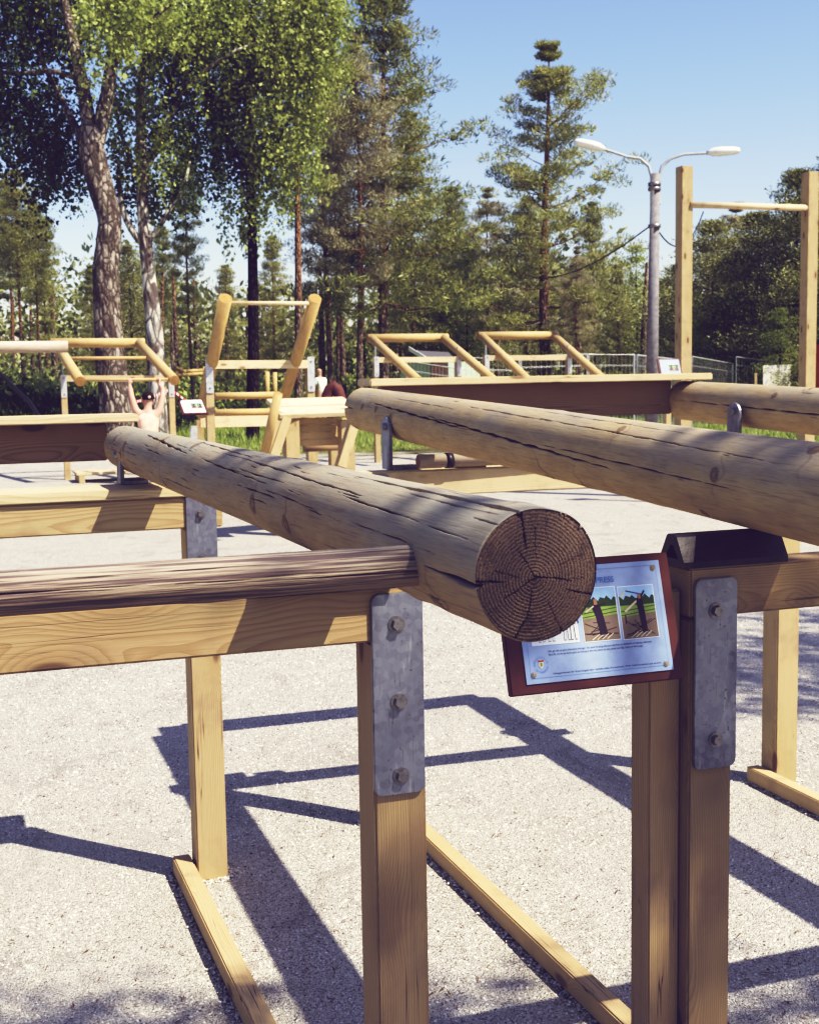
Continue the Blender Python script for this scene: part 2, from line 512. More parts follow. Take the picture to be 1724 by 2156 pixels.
def ground_mat():
    t = NT('forest_floor')
    g = t.add('ShaderNodeNewGeometry'); v = g.outputs['Position']
    n = t.noise(v, 0.35, 5); n2 = t.noise(v, 3.0, 6, 0.7)
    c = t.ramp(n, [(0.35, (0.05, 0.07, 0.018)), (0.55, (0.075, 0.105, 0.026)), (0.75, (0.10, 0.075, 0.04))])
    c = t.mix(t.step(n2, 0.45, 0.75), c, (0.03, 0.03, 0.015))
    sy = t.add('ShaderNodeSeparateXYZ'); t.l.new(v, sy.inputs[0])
    meadow_sun = t.math('MULTIPLY', t.step(sy.outputs[1], 52.0, 40.0), t.step(sy.outputs[0], -8.0, -5.0))
    c = t.mix(meadow_sun, c, t.mix(t.step(n2, .4, .7), (0.30, 0.38, 0.10), (0.17, 0.22, 0.06)))  # grass green on the meadow, with sunlit brightness put into the colour
    return t.done(c, 0.95, t.bump(n2, 0.6, 0.08), spec=0.1)


def gravel_mat():
    t = NT('pale_gravel')
    g = t.add('ShaderNodeNewGeometry'); v = g.outputs['Position']
    v1 = t.add('ShaderNodeTexVoronoi', i_Scale=185.0); t.l.new(v, v1.inputs['Vector'])
    v2 = t.add('ShaderNodeTexVoronoi', i_Scale=290.0); t.l.new(v, v2.inputs['Vector'])
    bw = t.add('ShaderNodeRGBToBW'); t.l.new(v1.outputs['Color'], bw.inputs[0])
    bw2 = t.add('ShaderNodeRGBToBW'); t.l.new(v2.outputs['Color'], bw2.inputs[0])
    n = t.noise(v, 1.3, 5); n3 = t.noise(v, 26, 4, 0.7); nf = t.noise(v, 420.0, 2)
    c = t.ramp(bw.outputs[0], [(0.15, (0.32, 0.30, 0.26)), (0.42, (0.50, 0.475, 0.415)), (0.75, (0.68, 0.655, 0.59))])
    c = t.mix(0.45, c, t.ramp(bw2.outputs[0], [(0.2, (0.27, 0.25, 0.22)), (0.5, (0.50, 0.475, 0.415)), (0.8, (0.70, 0.675, 0.61))]))
    c = t.mix(t.math('MULTIPLY', t.step(v1.outputs['Distance'], 0.55, 0.95), 0.8), c, (0.11, 0.095, 0.085))
    c = t.mix(t.math('MULTIPLY', t.step(n, 0.5, 0.72), 0.32), c, (0.34, 0.31, 0.27))
    scuff = t.noise(t.mapping(v, (1, .6, 1)), 4.2, 6, .65, 1.2)
    c = t.mix(t.math('MULTIPLY', t.step(scuff, 0.52, 0.66), 0.38), c, (0.27, 0.245, 0.215))
    c = t.mix(t.math('MULTIPLY', t.step(n3, 0.55, 0.75), 0.35), c, (0.38, 0.35, 0.31))
    # the surface gets greener and darker where it runs out into the grass
    s = t.add('ShaderNodeSeparateXYZ'); t.l.new(v, s.inputs[0])
    e = t.step(t.math('ADD', s.outputs[1], t.math('MULTIPLY', n, 6.0)), 27.0, 30.0)
    c = t.mix(e, c, (0.16, 0.15, 0.075))
    h = t.math('SUBTRACT', 1.0, v1.outputs['Distance'])
    h = t.math('ADD', h, t.math('MULTIPLY', t.math('SUBTRACT', 1.0, v2.outputs['Distance']), 0.6))
    h = t.math('ADD', h, t.math('MULTIPLY', n3, 1.8)); h = t.math('ADD', h, t.math('MULTIPLY', scuff, 4.0))
    return t.done(c, 0.9, t.bump(h, 0.85, 0.0055), spec=0.15)


xs = np.concatenate([np.linspace(-400, -45, 14), np.linspace(-40, 40, 81), np.linspace(45, 400, 14)])
ys = np.concatenate([np.linspace(-60, 24, 15), np.linspace(26, 80, 70), np.linspace(90, 600, 20)])
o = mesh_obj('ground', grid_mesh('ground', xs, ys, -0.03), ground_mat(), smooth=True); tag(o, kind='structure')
o = mesh_obj('gravel_yard', grid_mesh('gravel', np.linspace(-22, 24, 93), np.linspace(-6, 28.5, 70), 0.0), gravel_mat(), smooth=True); tag(o, kind='structure')

# loose stones on the near gravel
n = 150000
u = RNG.random(n)
yy = 2.0 + 7.5 * u ** 1.6
xx = (RNG.random(n) - 0.5) * (0.74 * yy + 0.7)
ss = (0.0012 + 0.0042 * RNG.random(n) ** 2.4) * (0.8 + yy * 0.09)
base = np.array([(1, 0, 0), (-1, 0, 0), (0, 1, 0), (0, -1, 0), (0, 0, .75), (0, 0, -.3)], float)
f8 = np.array([(0, 2, 4), (2, 1, 4), (1, 3, 4), (3, 0, 4)])
ang = RNG.random(n) * 6.28
ca, sa = np.cos(ang), np.sin(ang)
asp = RNG.uniform(0.55, 1.0, n)
V = np.empty((n, 6, 3))
for k in range(6):
    bx, by, bz = base[k]; by = by * asp
    V[:, k, 0] = xx + (bx * ca - by * sa) * ss * RNG.uniform(.7, 1.2, n)
    V[:, k, 1] = yy + (bx * sa + by * ca) * ss * RNG.uniform(.7, 1.2, n)
    V[:, k, 2] = terrain(xx, yy) + bz * ss * RNG.uniform(.7, 1.2, n)
F = (f8[None] + 6 * np.arange(n)[:, None, None]).reshape(-1, 3)
t = NT('gravel_stone')
gi = t.add('ShaderNodeNewGeometry')
cst = t.ramp(gi.outputs['Random Per Island'], [(0.0, (0.10, 0.08, 0.075)), (0.22, (0.36, 0.33, 0.29)), (0.5, (0.60, 0.575, 0.52)), (1.0, (0.80, 0.78, 0.73))])
o = mesh_obj('loose_gravel', np_mesh('stones', V.reshape(-1, 3), F), t.done(cst, 0.85, spec=0.15))
tag(o, 'small pale loose stones lying on the gravel yard', 'gravel', kind='stuff')

def stones_at(px_, py_, r, seed, z=None):
    rg = np.random.default_rng(seed); n = len(px_)
    zc_ = terrain(px_, py_) if z is None else z
    V = np.empty((n, 6, 3))
    for k in range(6):
        b = base[k]
        V[:, k, 0] = px_ + b[0] * r * rg.uniform(.6, 1.3, n); V[:, k, 1] = py_ + b[1] * r * rg.uniform(.6, 1.3, n); V[:, k, 2] = zc_ + b[2] * r * rg.uniform(.7, 1.3, n)
    return np_mesh('stones', V.reshape(-1, 3), (f8[None] + 6 * np.arange(n)[:, None, None]).reshape(-1, 3))


# ------------------------------------------------------------------ hero logs
def hero_log(name, pn, pf, r_near, r_far, mat, parent, cracks, nrand, seed, NU=640, NTH=440, knots=14, end=None, spiral=0.35, wmin=0.0006, wmax=0.0022):
    """log from near centre pn to far centre pf. Angle 0 = right, 90 = up, seen from the near end."""
    rs = np.random.default_rng(seed)
    x = (pn - pf).normalized()               # local X points to the near end
    Mx = frame(pf, pn)
    # seen from the near end: right = -local y... local y = up x X
    L = (pn - pf).length
    t = np.linspace(0, 1, NU)
    xs_ = L * (1 - (1 - t) ** 1.35)
    th = np.linspace(0, 2 * np.pi, NTH, endpoint=False)
    X, T = np.meshgrid(xs_, th, indexing='ij')
    tt = X / L
    R = r_far + (r_near - r_far) * tt
    R = R * (1 + 0.006 * np.sin(3 * T + 1.5 + X * 1.7) + 0.004 * np.sin(5 * T - X * 2.3) + 0.008 * np.sin(X * 2.9 + seed))
    crack = np.zeros_like(R); knot = np.zeros_like(R); dr = np.zeros_like(R)
    # branch whorls
    for i in range(knots):
        kx = rs.random() * L; k0 = rs.random() * 6.28
        sx = rs.uniform(0.010, 0.018); st = sx / r_near
        dth = (T - k0 + np.pi) % (2 * np.pi) - np.pi
        rr = np.sqrt(((X - kx) / sx) ** 2 + (dth / st) ** 2)
        ringk = np.exp(-((rr - 1.0) / 0.28) ** 2) * 0.75 + np.exp(-(rr / 0.7) ** 4)
        # long scar running part of the way round the log
        sc = np.exp(-((X - kx - 0.02 * np.sin(dth * 3 + i) - .012 * np.sin(dth * 9 + i)) / 0.007) ** 2) * np.exp(-(dth / 1.1) ** 2) * rs.uniform(.25, .75)
        knot = np.maximum(knot, np.maximum(ringk, sc)); dr += 0.0022 * np.exp(-(rr / 2.2) ** 2)
    cl = list(cracks)
    for i in range(nrand):
        ln = rs.uniform(0.04, 0.16) if rs.random() < 0.75 else rs.uniform(0.2, 0.5)
        x0 = rs.random() * (L + 0.1) - 0.05
        a = rs.random() * 360
        cl.append((x0, x0 + ln, a, rs.uniform(wmin, wmax) * (1.4 if ln > 0.2 else 1.0), spiral * 8))
    for (x0, x1, a, wd, sp) in cl:
        i0 = np.searchsorted(xs_, max(x0, 0)); i1 = np.searchsorted(xs_, min(x1, L))
        if x1 >= L: i1 = NU
        if i1 - i0 < 2: continue
        xx_ = X[i0:i1]; s_ = np.clip((xx_ - x0) / (x1 - x0), 0, 1)
        p1, p2, p3 = rs.random(3) * 6.28
        wig = 0.8 * np.sin(xx_ * 21 + p1) + 0.3 * np.sin(xx_ * 63 + p2) + 0.12 * np.sin(xx_ * 150 + p3)
        # the stepped run of a drying crack
        q_ = s_ * (x1 - x0) / 0.10 + p1; fl_ = np.floor(q_); stp = (fl_ + np.clip((q_ - fl_ - 0.8) / 0.2, 0, 1)) * sp * 0.16
        c0 = D2R(a) + D2R(1) * (sp * (s_ - .5) * 0.6 + stp * 0.8 + wig * 0.55)
        dth = (T[i0:i1] - c0 + np.pi) % (2 * np.pi) - np.pi
        open_end = (x1 > L)
        env = np.sin(np.pi * np.clip(s_, 0.0, 0.5 if open_end else 1.0)) ** 0.6 if not open_end else np.clip(s_ * 2.2, 0, 1) ** 0.7
        env = env * (0.72 + 0.28 * np.sin(xx_ * 47 + p2))
        ww = .82 * wd * env + 1e-5
        cval = np.clip(1.25 - np.abs(dth) * R[i0:i1] / ww, 0, 1)
        crack[i0:i1] = np.maximum(crack[i0:i1], cval * np.clip(ww / 0.0007, 0, 1))
        dr[i0:i1] = np.minimum(dr[i0:i1], np.where(cval > 0, -cval * ww * 3.5, dr[i0:i1]))
    R = R + dr
    ch = np.clip((L - X) / 0.003, 0, 1)
    R = R * (1 - 0.015 * (1 - ch))
    # far end rounding
    # local y axis is left/right; build so that angle is measured as seen from near end
    V = np.stack([X, -R * np.cos(T) * YS, R * np.sin(T)], -1)
    idx = np.arange(NU * NTH).reshape(NU, NTH)
    a = idx[:-1, :]; b = idx[1:, :]
    F = np.stack([a, b, np.roll(b, -1, 1), np.roll(a, -1, 1)], -1).reshape(-1, 4)
    me = np_mesh(name, V.reshape(-1, 3), F, True)
    at = me.attributes.new('crack', 'FLOAT', 'POINT'); at.data.foreach_set('value', crack.reshape(-1).astype(np.float32))
    at = me.attributes.new('knot', 'FLOAT', 'POINT'); at.data.foreach_set('value', knot.reshape(-1).astype(np.float32))
    ob = mesh_obj(name, me, mat, parent, Mx)
    # end faces
    def disc(x, nr, ends, m, sgn):
        row = 0 if sgn < 0 else NU - 1
        rim = R[row]
        q = np.linspace(0, 1, nr) ** 0.8
        Yl = -(q[:, None] * rim[None] * np.cos(th)[None]) * YS; Zl = q[:, None] * rim[None] * np.sin(th)[None]
        nx_ = -Yl * YS / rim.mean(); nz_ = Zl / rim.mean()
        dep = np.zeros_like(Yl)
        for (pts, w0, w1) in ends:
            for (ax, ay), (bx, by) in zip(pts, pts[1:]):
                dx, dy = bx - ax, by - ay
                s_ = np.clip(((nx_ - ax) * dx + (nz_ - ay) * dy) / (dx * dx + dy * dy), 0, 1)
                jit = 0.006 * np.sin(s_ * 21 + ax * 9) + 0.004 * np.sin(s_ * 47 + by * 5)
                nrm = math.hypot(dx, dy)
                dd = np.sqrt((nx_ - ax - s_ * dx + jit * dy / nrm) ** 2 + (nz_ - ay - s_ * dy - jit * dx / nrm) ** 2)
                ww = (w0 + (w1 - w0) * s_)
                dep = np.maximum(dep, np.clip(1.3 - dd / ww, 0, 1) * np.clip(ww / 0.008, 0.3, 1))
        Xl = np.full_like(Yl, x) - sgn * dep * 0.006
        Xl = Xl - sgn * 0.0015 * (q[:, None] ** 12)
        Vd = np.stack([Xl, Yl, Zl], -1).reshape(-1, 3)
        id2 = np.arange(nr * NTH).reshape(nr, NTH)
        a_ = id2[:-1]; b_ = id2[1:]
        Fd = np.stack([a_, b_, np.roll(b_, -1, 1), np.roll(a_, -1, 1)], -1).reshape(-1, 4)
        if sgn < 0: Fd = Fd[:, ::-1]
        md = np_mesh('end_grain', Vd, Fd, True)
        at = md.attributes.new('crack', 'FLOAT', 'POINT'); at.data.foreach_set('value', dep.reshape(-1).astype(np.float32))
        return mesh_obj('end_grain', md, m, ob, Mx)
    disc(L, 150 if end else 12, end or [], M['grain_dark'] if end else M['grain_tan'], 1)
    disc(0, 8, [], M['grain_tan'], -1)
    return ob


# frame(): y = up x X. Looking from the near end back along -X, the right hand side is +y... sign chosen once:
YS = -1.0
ENDC = []
def zc(*a): return [((x - 460) / 468, -(y - 327) / 527) for x, y in a]
for pts, w0, w1 in (
        (((470, 345), (600, 360), (730, 395)), 8, 3), (((470, 345), (400, 370), (310, 440), (205, 495)), 8, 3),
        (((440, 335), (380, 220), (310, 110)), 6, 2), (((-10, 345), (100, 350), (210, 365)), 13, 3),
        (((340, -200), (365, 0), (378, 110)), 13, 3), (((445, -60), (450, 180)), 4, 1.5),
        (((690, 460), (800, 495), (900, 520)), 3, 9), (((420, 440), (405, 560), (380, 670)), 4, 6),
        (((375, 670), (330, 740), (285, 830)), 5, 12), (((545, 550), (600, 680), (665, 810)), 3, 3),
        (((135, 270), (240, 305), (330, 340)), 4, 2), (((620, 270), (720, 225), (800, 195)), 2, 2.5),
        (((205, 495), (225, 560)), 3, 1.5), (((740, 380), (910, 380)), 2, 2), (((60, 620), (150, 560)), 3, 1.5),
        (((540, -190), (535, 60)), 3, 1.5), (((470, 345), (440, 335)), 7, 7)):
    ENDC.append((zc(*pts), w0 / 780, w1 / 780))

# ------------------------------------------------------------------ lever devices in the foreground
YAW = D2R(19.6)
Rv = Vector((math.cos(YAW), math.sin(YAW), 0)); Lv = Vector((-math.sin(YAW), math.cos(YAW), 0)); Zv = Vector((0, 0, 1))
W = 0.096
ROTY = Matrix.Rotation(YAW, 4, 'Z')


def post(fl, top, parent, mat, w=W, name='post', z0=-0.05, d=None):
    """post whose front left ground corner is fl"""
    d = d or w
    c = fl + Rv * (w / 2) + Lv * (d / 2)
    a = Vector((c.x, c.y, z0)); b = Vector((c.x, c.y, top))
    return timber(name, a, b, d if False else w, d, mat, parent, up=Lv)


def plate(center, parent, w=0.094, h=0.385, bolts=(0.125, -0.012, -0.145), name='steel_plate'):
    me = plate_mesh(w, h, 0.006)
    Mx = Matrix.Translation(center) @ ROTY
    p = mesh_obj(name, me, M['zinc'], parent, Mx)
    for i, b in enumerate(bolts):
        mesh_obj('bolt', bolt_mesh(), M['bolt'], p, Mx @ Matrix.Translation((0.002 * (i - 1), -0.006, b)) @ Matrix.Rotation(0.3 + i, 4, 'Y'))
    return p


def bracket(base, h, parent, foot=0.15, w=0.052, flip=1, name='pivot_bracket'):
    """flat steel ear standing on a beam with a foot, rounded top and a through bolt. Local X across = Rv"""
    bm = bmesh.new()
    t_ = 0.012
    # ear profile in XZ
    pts = [(-w / 2, 0), (w / 2, 0), (w / 2, h - w / 2)] + [(w / 2 * math.cos(a), h - w / 2 + w / 2 * math.sin(a)) for a in [math.pi * k / 10 for k in range(1, 10)]] + [(-w / 2, h - w / 2)]
    # ear lies in the LZ plane (its flat side faces the log along Rv)
    f = [bm.verts.new((-t_ / 2, x, z)) for x, z in pts]; b = [bm.verts.new((t_ / 2, x, z)) for x, z in pts]
    bm.faces.new(f); bm.faces.new(b[::-1])
    for i in range(len(pts)):
        j = (i + 1) % len(pts)
        bm.faces.new((f[i], b[i], b[j], f[j]))
    bm_box(bm, (t_ / 2 if flip > 0 else -foot), (foot if flip > 0 else -t_ / 2), -w / 2, w / 2, 0, t_)
    bmesh.ops.recalc_face_normals(bm, faces=bm.faces[:])
    bmesh.ops.bevel(bm, geom=bm.edges[:], offset=0.0012, segments=1, affect='EDGES')
    return mesh_obj(name, bm_mesh(bm), M['zinc'], parent, Matrix.Translation(base) @ ROTY)


def bumper(p0, length, parent, w=0.09, h=0.078, name='rubber_bumper'):
    bm = bmesh.new()
    out = [(-w / 2, 0), (w / 2, 0), (w / 2 * 0.98, 0.012), (w * 0.2, h - 0.004), (w * 0.14, h), (-w * 0.14, h), (-w * 0.2, h - 0.004), (-w / 2 * 0.98, 0.012)]
    inn = [(-w * 0.27, 0.016), (w * 0.27, 0.016), (w * 0.05, h * 0.66), (-w * 0.05, h * 0.66)]
    def ring(pts, x): return [bm.verts.new((x, a, b)) for a, b in pts]
    o0, o1, i0, i1 = ring(out, 0), ring(out, length), ring(inn, 0), ring(inn, length)
    for A, B in ((o0, o1), (i0, i1)):
        for k in range(len(A)):
            j = (k + 1) % len(A); bm.faces.new((A[k], B[k], B[j], A[j]))
    # end caps as a fan between outer and inner loops
    pair = [0, 1, 1, 2, 2, 3, 3, 0]
    for O, I in ((o0, i0), (o1, i1)):
        for k in range(8):
            j = (k + 1) % 8
            a, b = pair[k], pair[j]
            if a == b: bm.faces.new((O[k], O[j], I[a]))
            else: bm.faces.new((O[k], O[j], I[b], I[a]))
    bmesh.ops.recalc_face_normals(bm, faces=bm.faces[:])
    return mesh_obj(name, bm_mesh(bm), M['rubber'], parent, Matrix.Translation(p0) @ ROTY)


def through_bolt(p, parent, r=0.013):
    b = rod('bolt', p - Rv * 0.020, p + Rv * 0.03, r, r, M['bolt'], parent, 12)
    return b


# --- device on the left
N0 = Vector((-0.069, 2.191, 0)); HB1 = 1.123; T1 = 1.84
dev1 = empty('log_lifting_machine', (-0.7, 3.0, 0), 'grey cracked log lever with a round wooden handle, the cut log end nearest the camera', 'lifting machine')
near_post = post(N0, HB1 - 0.003, dev1, M['timber_old'])
F0 = N0 + Lv * T1
post(F0, HB1 - 0.003, dev1, M['timber'])
for off in (N0, F0):
    far_fl = off - Rv * 1.75
    post(far_fl, HB1 - 0.003, dev1, M['timber'])
b0 = N0 + Rv * W + Lv * (W / 2) + Zv * (HB1 + W / 2)
timber('cross_beam', b0, b0 - Rv * 1.9, W, W, M['timber_old'], dev1)
b1 = F0 + Rv * (W + 0.02) + Lv * (W / 2) + Zv * (HB1 + W / 2)
timber('cross_beam', b1, b1 - Rv * 1.9, W, W, M['timber'], dev1)
# thin board lying on the rear beam
b2 = F0 + Rv * (W + 0.0) + Lv * (W / 2 + 0.06) + Zv * (HB1 + W + 0.017)
timber('beam_board', b2, b2 - Rv * 1.9, 0.24, 0.030, M['timber_pale'], dev1)
plate(N0 + Rv * (W / 2 - 0.003) - Lv * 0.002 + Zv * (HB1 + W - 0.012 - 0.179), dev1, h=0.358)
plate(F0 + Rv * (W / 2 + 0.0) - Lv * 0.002 + Zv * (HB1 + W + 0.012 - 0.19), dev1)
# ground rail
g0 = F0 - Rv * 0.035 + Lv * 0.10 + Zv * 0.028
timber('ground_rail', g0, g0 - Lv * 3.4, 0.055, 0.058, M['rail'], dev1)
g0 = g0 - Rv * 1.75
timber('ground_rail', g0, g0 - Lv * 3.4, 0.055, 0.058, M['rail'], dev1)
bumper(PX(518, HB1 + W, 2.13), 0.24, dev1, h=0.066)
An = P(1130, 1211, 1.46); Af = P(264, 941, 4.36)
LA = (An - Af).length
crA = [
    (LA - 0.62, LA + 0.05, 104, 0.0042, 3), (LA - 0.16, LA + 0.02, 183, 0.0045, 2), (LA - 1.9, LA - 1.2, 96, 0.003, 10),
    (LA - 2.5, LA - 1.75, 112, 0.0045, 16), (LA - 1.25, LA - 0.75, 118, 0.0028, 8), (LA - 0.9, LA - 0.45, 128, 0.0022, 6),
    (LA - 0.55, LA - 0.2, 140, 0.002, 6), (LA - 1.6, LA - 1.1, 140, 0.0022, 8), (LA - 2.3, LA - 2.0, 150, 0.002, 6),
    (LA - 1.0, LA - 0.6, 160, 0.0014, 6), (LA - 0.5, LA + 0.05, 62, 0.002, 3), (LA - 0.5, LA - 0.1, 165, 0.0012, 5)]
logA = hero_log('log', An, Af, 0.0765, 0.0715, M['log_grey'], dev1, crA, 230, 11, NU=760, NTH=520, knots=30, end=ENDC, wmin=0.0004, wmax=0.0016)
H0 = P(917, 1187, 1.64); H1 = P(0, 1250, 1.462)
Hd = (H1 - H0).normalized()
hl = hero_log('handle', H0, H0 + Hd * 1.5, 0.0262, 0.0262, M['handle'], dev1, [], 330, 5, NU=420, NTH=220, knots=4, spiral=0.15, wmin=0.00025, wmax=0.0009)
bp = F0 + Lv * 0.055
bk = PX(246, HB1 + W + 0.033, 4.05)
bracket(bk, 0.125, dev1, foot=0.08, w=0.085, flip=1)
through_bolt(bk + Zv * 0.09, dev1)
# cross board at the far ends of the logs
cb0 = P(225, 934, 4.47) ; cb0.z = 1.368
timber('counterweight_beam', cb0 + Lv * 0.02, cb0 + Lv * 0.02 - Rv * 1.9, 0.07, 0.132, M['timber_red'], dev1)
tb0 = P(285, 884, 4.46)
tb0.z = 1.368 + 0.067 + 0.014
timber('top_board', tb0 - Lv * 0.0, tb0 - Rv * 2.0, 0.19, 0.027, M['timber_pale'], dev1)

# --- device on the right
R0 = Vector((0.534, 2.436, 0)); HB2 = 1.108; HB2b = 1.160
dev2 = empty('log_lifting_machine', (1.0, 3.3, 0), 'tan log lever resting on a black rubber bumper, with a long top board behind', 'lifting machine')
post(R0, HB2 - 0.003, dev2, M['timber_old'])
Rb = R0 + Lv * 2.07
post(Rb, HB2b - 0.003, dev2, M['timber'])
K0 = R0 + Rv * 1.572 + Lv * 1.91
post(K0, HB2b - 0.003, dev2, M['timber'])
post(R0 + Rv * 1.572, HB2 - 0.003, dev2, M['timber'])
b0 = R0 + Lv * (W / 2) + Zv * (HB2 + W / 2)
timber('cross_beam', b0, b0 + Rv * 1.67, W, W, M['timber_old'], dev2)
b1 = Rb + Lv * (W / 2) + Zv * (HB2b + 0.045)
timber('cross_beam', b1, K0 + Rv * W + Lv * (W / 2 + 0.12) + Zv * (HB2b + 0.045), W, 0.09, M['timber_pale'], dev2)
plate(R0 + Rv * (W / 2 + 0.006) - Lv * 0.002 + Zv * (HB2 + W - 0.018 - 0.19), dev2, h=0.375, bolts=(0.125, -0.13))
plate(Rb + Rv * (W / 2) - Lv * 0.002 + Zv * (HB2b + 0.08 - 0.19), dev2)
g0 = Rb + Rv * (W + 0.03) + Lv * 0.12 + Zv * 0.028
timber('ground_rail', g0, g0 - Lv * 3.4, 0.055, 0.058, M['rail'], dev2)
g0 = K0 - Rv * 0.03 + Lv * 0.02 + Zv * 0.028
g0 = K0 - Rv * 0.035 + Lv * 0.10 + Zv * 0.028
timber('ground_rail', g0, g0 - Lv * 3.4, 0.055, 0.058, M['rail'], dev2)
bq = P(1438, 1190, 2.47)
bumper(R0 + Lv * (W / 2) - Rv * 0.012 + Zv * (HB2 + W), 0.235, dev2, w=0.092, h=0.062)
Bf = P(768, 861, 5.08); Bm = P(1626, 1021, 2.50)
Bd = (Bm - Bf).normalized(); LB = 3.75
Bn = Bf + Bd * LB
crB = [(0.28, 1.35, 150, 0.0045, 12), (0.95, 2.3, 158, 0.0045, 14), (1.2, 1.9, 120, 0.002, 6), (1.7, 2.9, 125, 0.002, 8), (0.2, 0.9, 92, 0.0014, 5),
       (1.5, 2.6, 100, 0.0018, 8), (1.8, 2.8, 170, 0.0022, 6), (-0.1, 0.12, 172, 0.005, 2), (0.5, 1.2, 128, 0.0014, 5)]
logB = hero_log('log', Bn, Bf, 0.096, 0.084, M['log_tan'], dev2, crB, 70, 23, NU=640, NTH=460, knots=22, spiral=0.2, wmin=0.0005, wmax=0.0014)
Cf = P(1440, 843, 5.65)
Cn = Cf + Vector((Bd.x, Bd.y, -0.03)).normalized() * 3.3
crC = [(0.0, 2.0, 176, 0.004, 4), (0.2, 1.8, 95, 0.0015, 5)]
logC = hero_log('log', Cn, Cf, 0.092, 0.085, M['log_tan'], dev2, crC, 40, 31, NU=260, NTH=220, knots=12, spiral=0.2)
bk = PX(812, HB2b + 0.09, 4.50)
bracket(bk, 0.185, dev2, foot=0.19, w=0.085)
through_bolt(bk + Zv * 0.15, dev2)
bk = PX(1546, HB2b + 0.09, 5.06)
bracket(bk, 0.20, dev2, foot=0.19, w=0.085)
through_bolt(bk + Zv * 0.165, dev2)
# top board joining the two logs
t0 = P(766, 806, 5.10); t1 = P(1477, 793, 5.62)
t0.z = t1.z = 1.551
timber('top_board', t0, t1, 0.17, 0.030, M['timber_pale'], dev2)
c0 = P(800, 840, 5.22); c1 = P(1404, 830, 5.64); c0.z = c1.z = 1.464
timber('counterweight_beam', c0, c1, 0.07, 0.145, M['timber_red'], dev2)
rod('tie_bar', P(880, 972, 4.44), P(880, 972, 4.44) + Rv * 1.3, 0.024, 0.024, M['bar_grey'], dev2, 16, 0.0, M['grain_tan'])
rod('tie_bar_band', P(880, 972, 4.44) + Rv * .10, P(880, 972, 4.44) + Rv * .125, 0.027, 0.027, M['rubber'], dev2, 16)
bl = PX(985, HB2b + 0.09 + 0.022, 4.56)
timber('stop_block', bl - Rv * 0.055, bl + Rv * 0.055, 0.08, 0.044, M['timber_red'], dev2)

# gravel heaped against the feet of posts and along the rails
rg = np.random.default_rng(2)
sx_ = []; sy_ = []
for fl in (F0, R0, N0, Rb, K0):
    for q in range(900):
        t_ = rg.random() * 4; sd = int(t_); f_ = t_ - sd; o_ = abs(rg.normal(0, .012)) + .002
        a_, b_ = ((f_ * W, -o_), (W + o_, f_ * W), (f_ * W, W + o_), (-o_, f_ * W))[sd]
        p_ = fl + Rv * a_ + Lv * b_; sx_.append(p_.x); sy_.append(p_.y)
for g_, ln in ((F0 - Rv * 0.035 + Lv * 0.10, 3.4), (Rb + Rv * (W + 0.03) + Lv * 0.12, 3.4), (K0 - Rv * 0.035 + Lv * 0.10, 3.4)):
    for q in range(3600):
        o_ = (0.028 + abs(rg.normal(0, .010))) * (1 if rg.random() < .5 else -1)
        p_ = g_ - Lv * (rg.random() * ln) + Rv * o_; sx_.append(p_.x); sy_.append(p_.y)
sx_ = np.array(sx_); sy_ = np.array(sy_)
o = mesh_obj('heaped_gravel', stones_at(sx_, sy_, rg.uniform(.002, .0065, len(sx_)), 3, terrain(sx_, sy_) + rg.uniform(0, .006, len(sx_))), bpy.data.materials['gravel_stone'])
tag(o, 'loose gravel heaped against the post feet and ground rails', 'gravel', kind='stuff')
n = 1500
ly_ = 2.3 + 6.5 * rg.random(n) ** 1.4; lx_ = (rg.random(n) - .5) * (0.72 * ly_ + .5)
la = rg.random(n) * 6.28; ll_ = rg.uniform(.006, .022, n); lw_ = rg.uniform(.0006, .003, n)
dx_, dy_ = np.cos(la), np.sin(la); lz_ = terrain(lx_, ly_) + rg.uniform(.004, .009, n)
V = np.stack([np.stack([lx_ - dx_ * ll_, ly_ - dy_ * ll_, lz_], 1), np.stack([lx_ - dy_ * lw_, ly_ + dx_ * lw_, lz_ + .001], 1), np.stack([lx_ + dx_ * ll_, ly_ + dy_ * ll_, lz_], 1), np.stack([lx_ + dy_ * lw_, ly_ - dx_ * lw_, lz_ + .001], 1)], 1).reshape(-1, 3)
o = mesh_obj('leaf_litter', np_mesh('leaf_litter', V, np.arange(n * 4).reshape(-1, 4)), simple_mat('dry_litter', (.20, .12, .06), .8, 0, .3, 30))
tag(o, 'brown pine needles and leaf scraps lying on the gravel', 'litter', kind='stuff')

# ------------------------------------------------------------------ information signs
def text_mesh(body, size, align='LEFT'):
    cu = bpy.data.curves.new('t', 'FONT'); cu.body = body; cu.size = size; cu.align_x = align
    ob = bpy.data.objects.new('t', cu); col.objects.link(ob)
    dg = bpy.context.evaluated_depsgraph_get()
    me = bpy.data.meshes.new_from_object(ob.evaluated_get(dg))
    bpy.data.objects.remove(ob); bpy.data.curves.remove(cu)
    return me


def flat_mat(name, c, rough=0.45):
    return simple_mat(name, c, rough, 0, 0.12, 40, 0.0, 0.4)


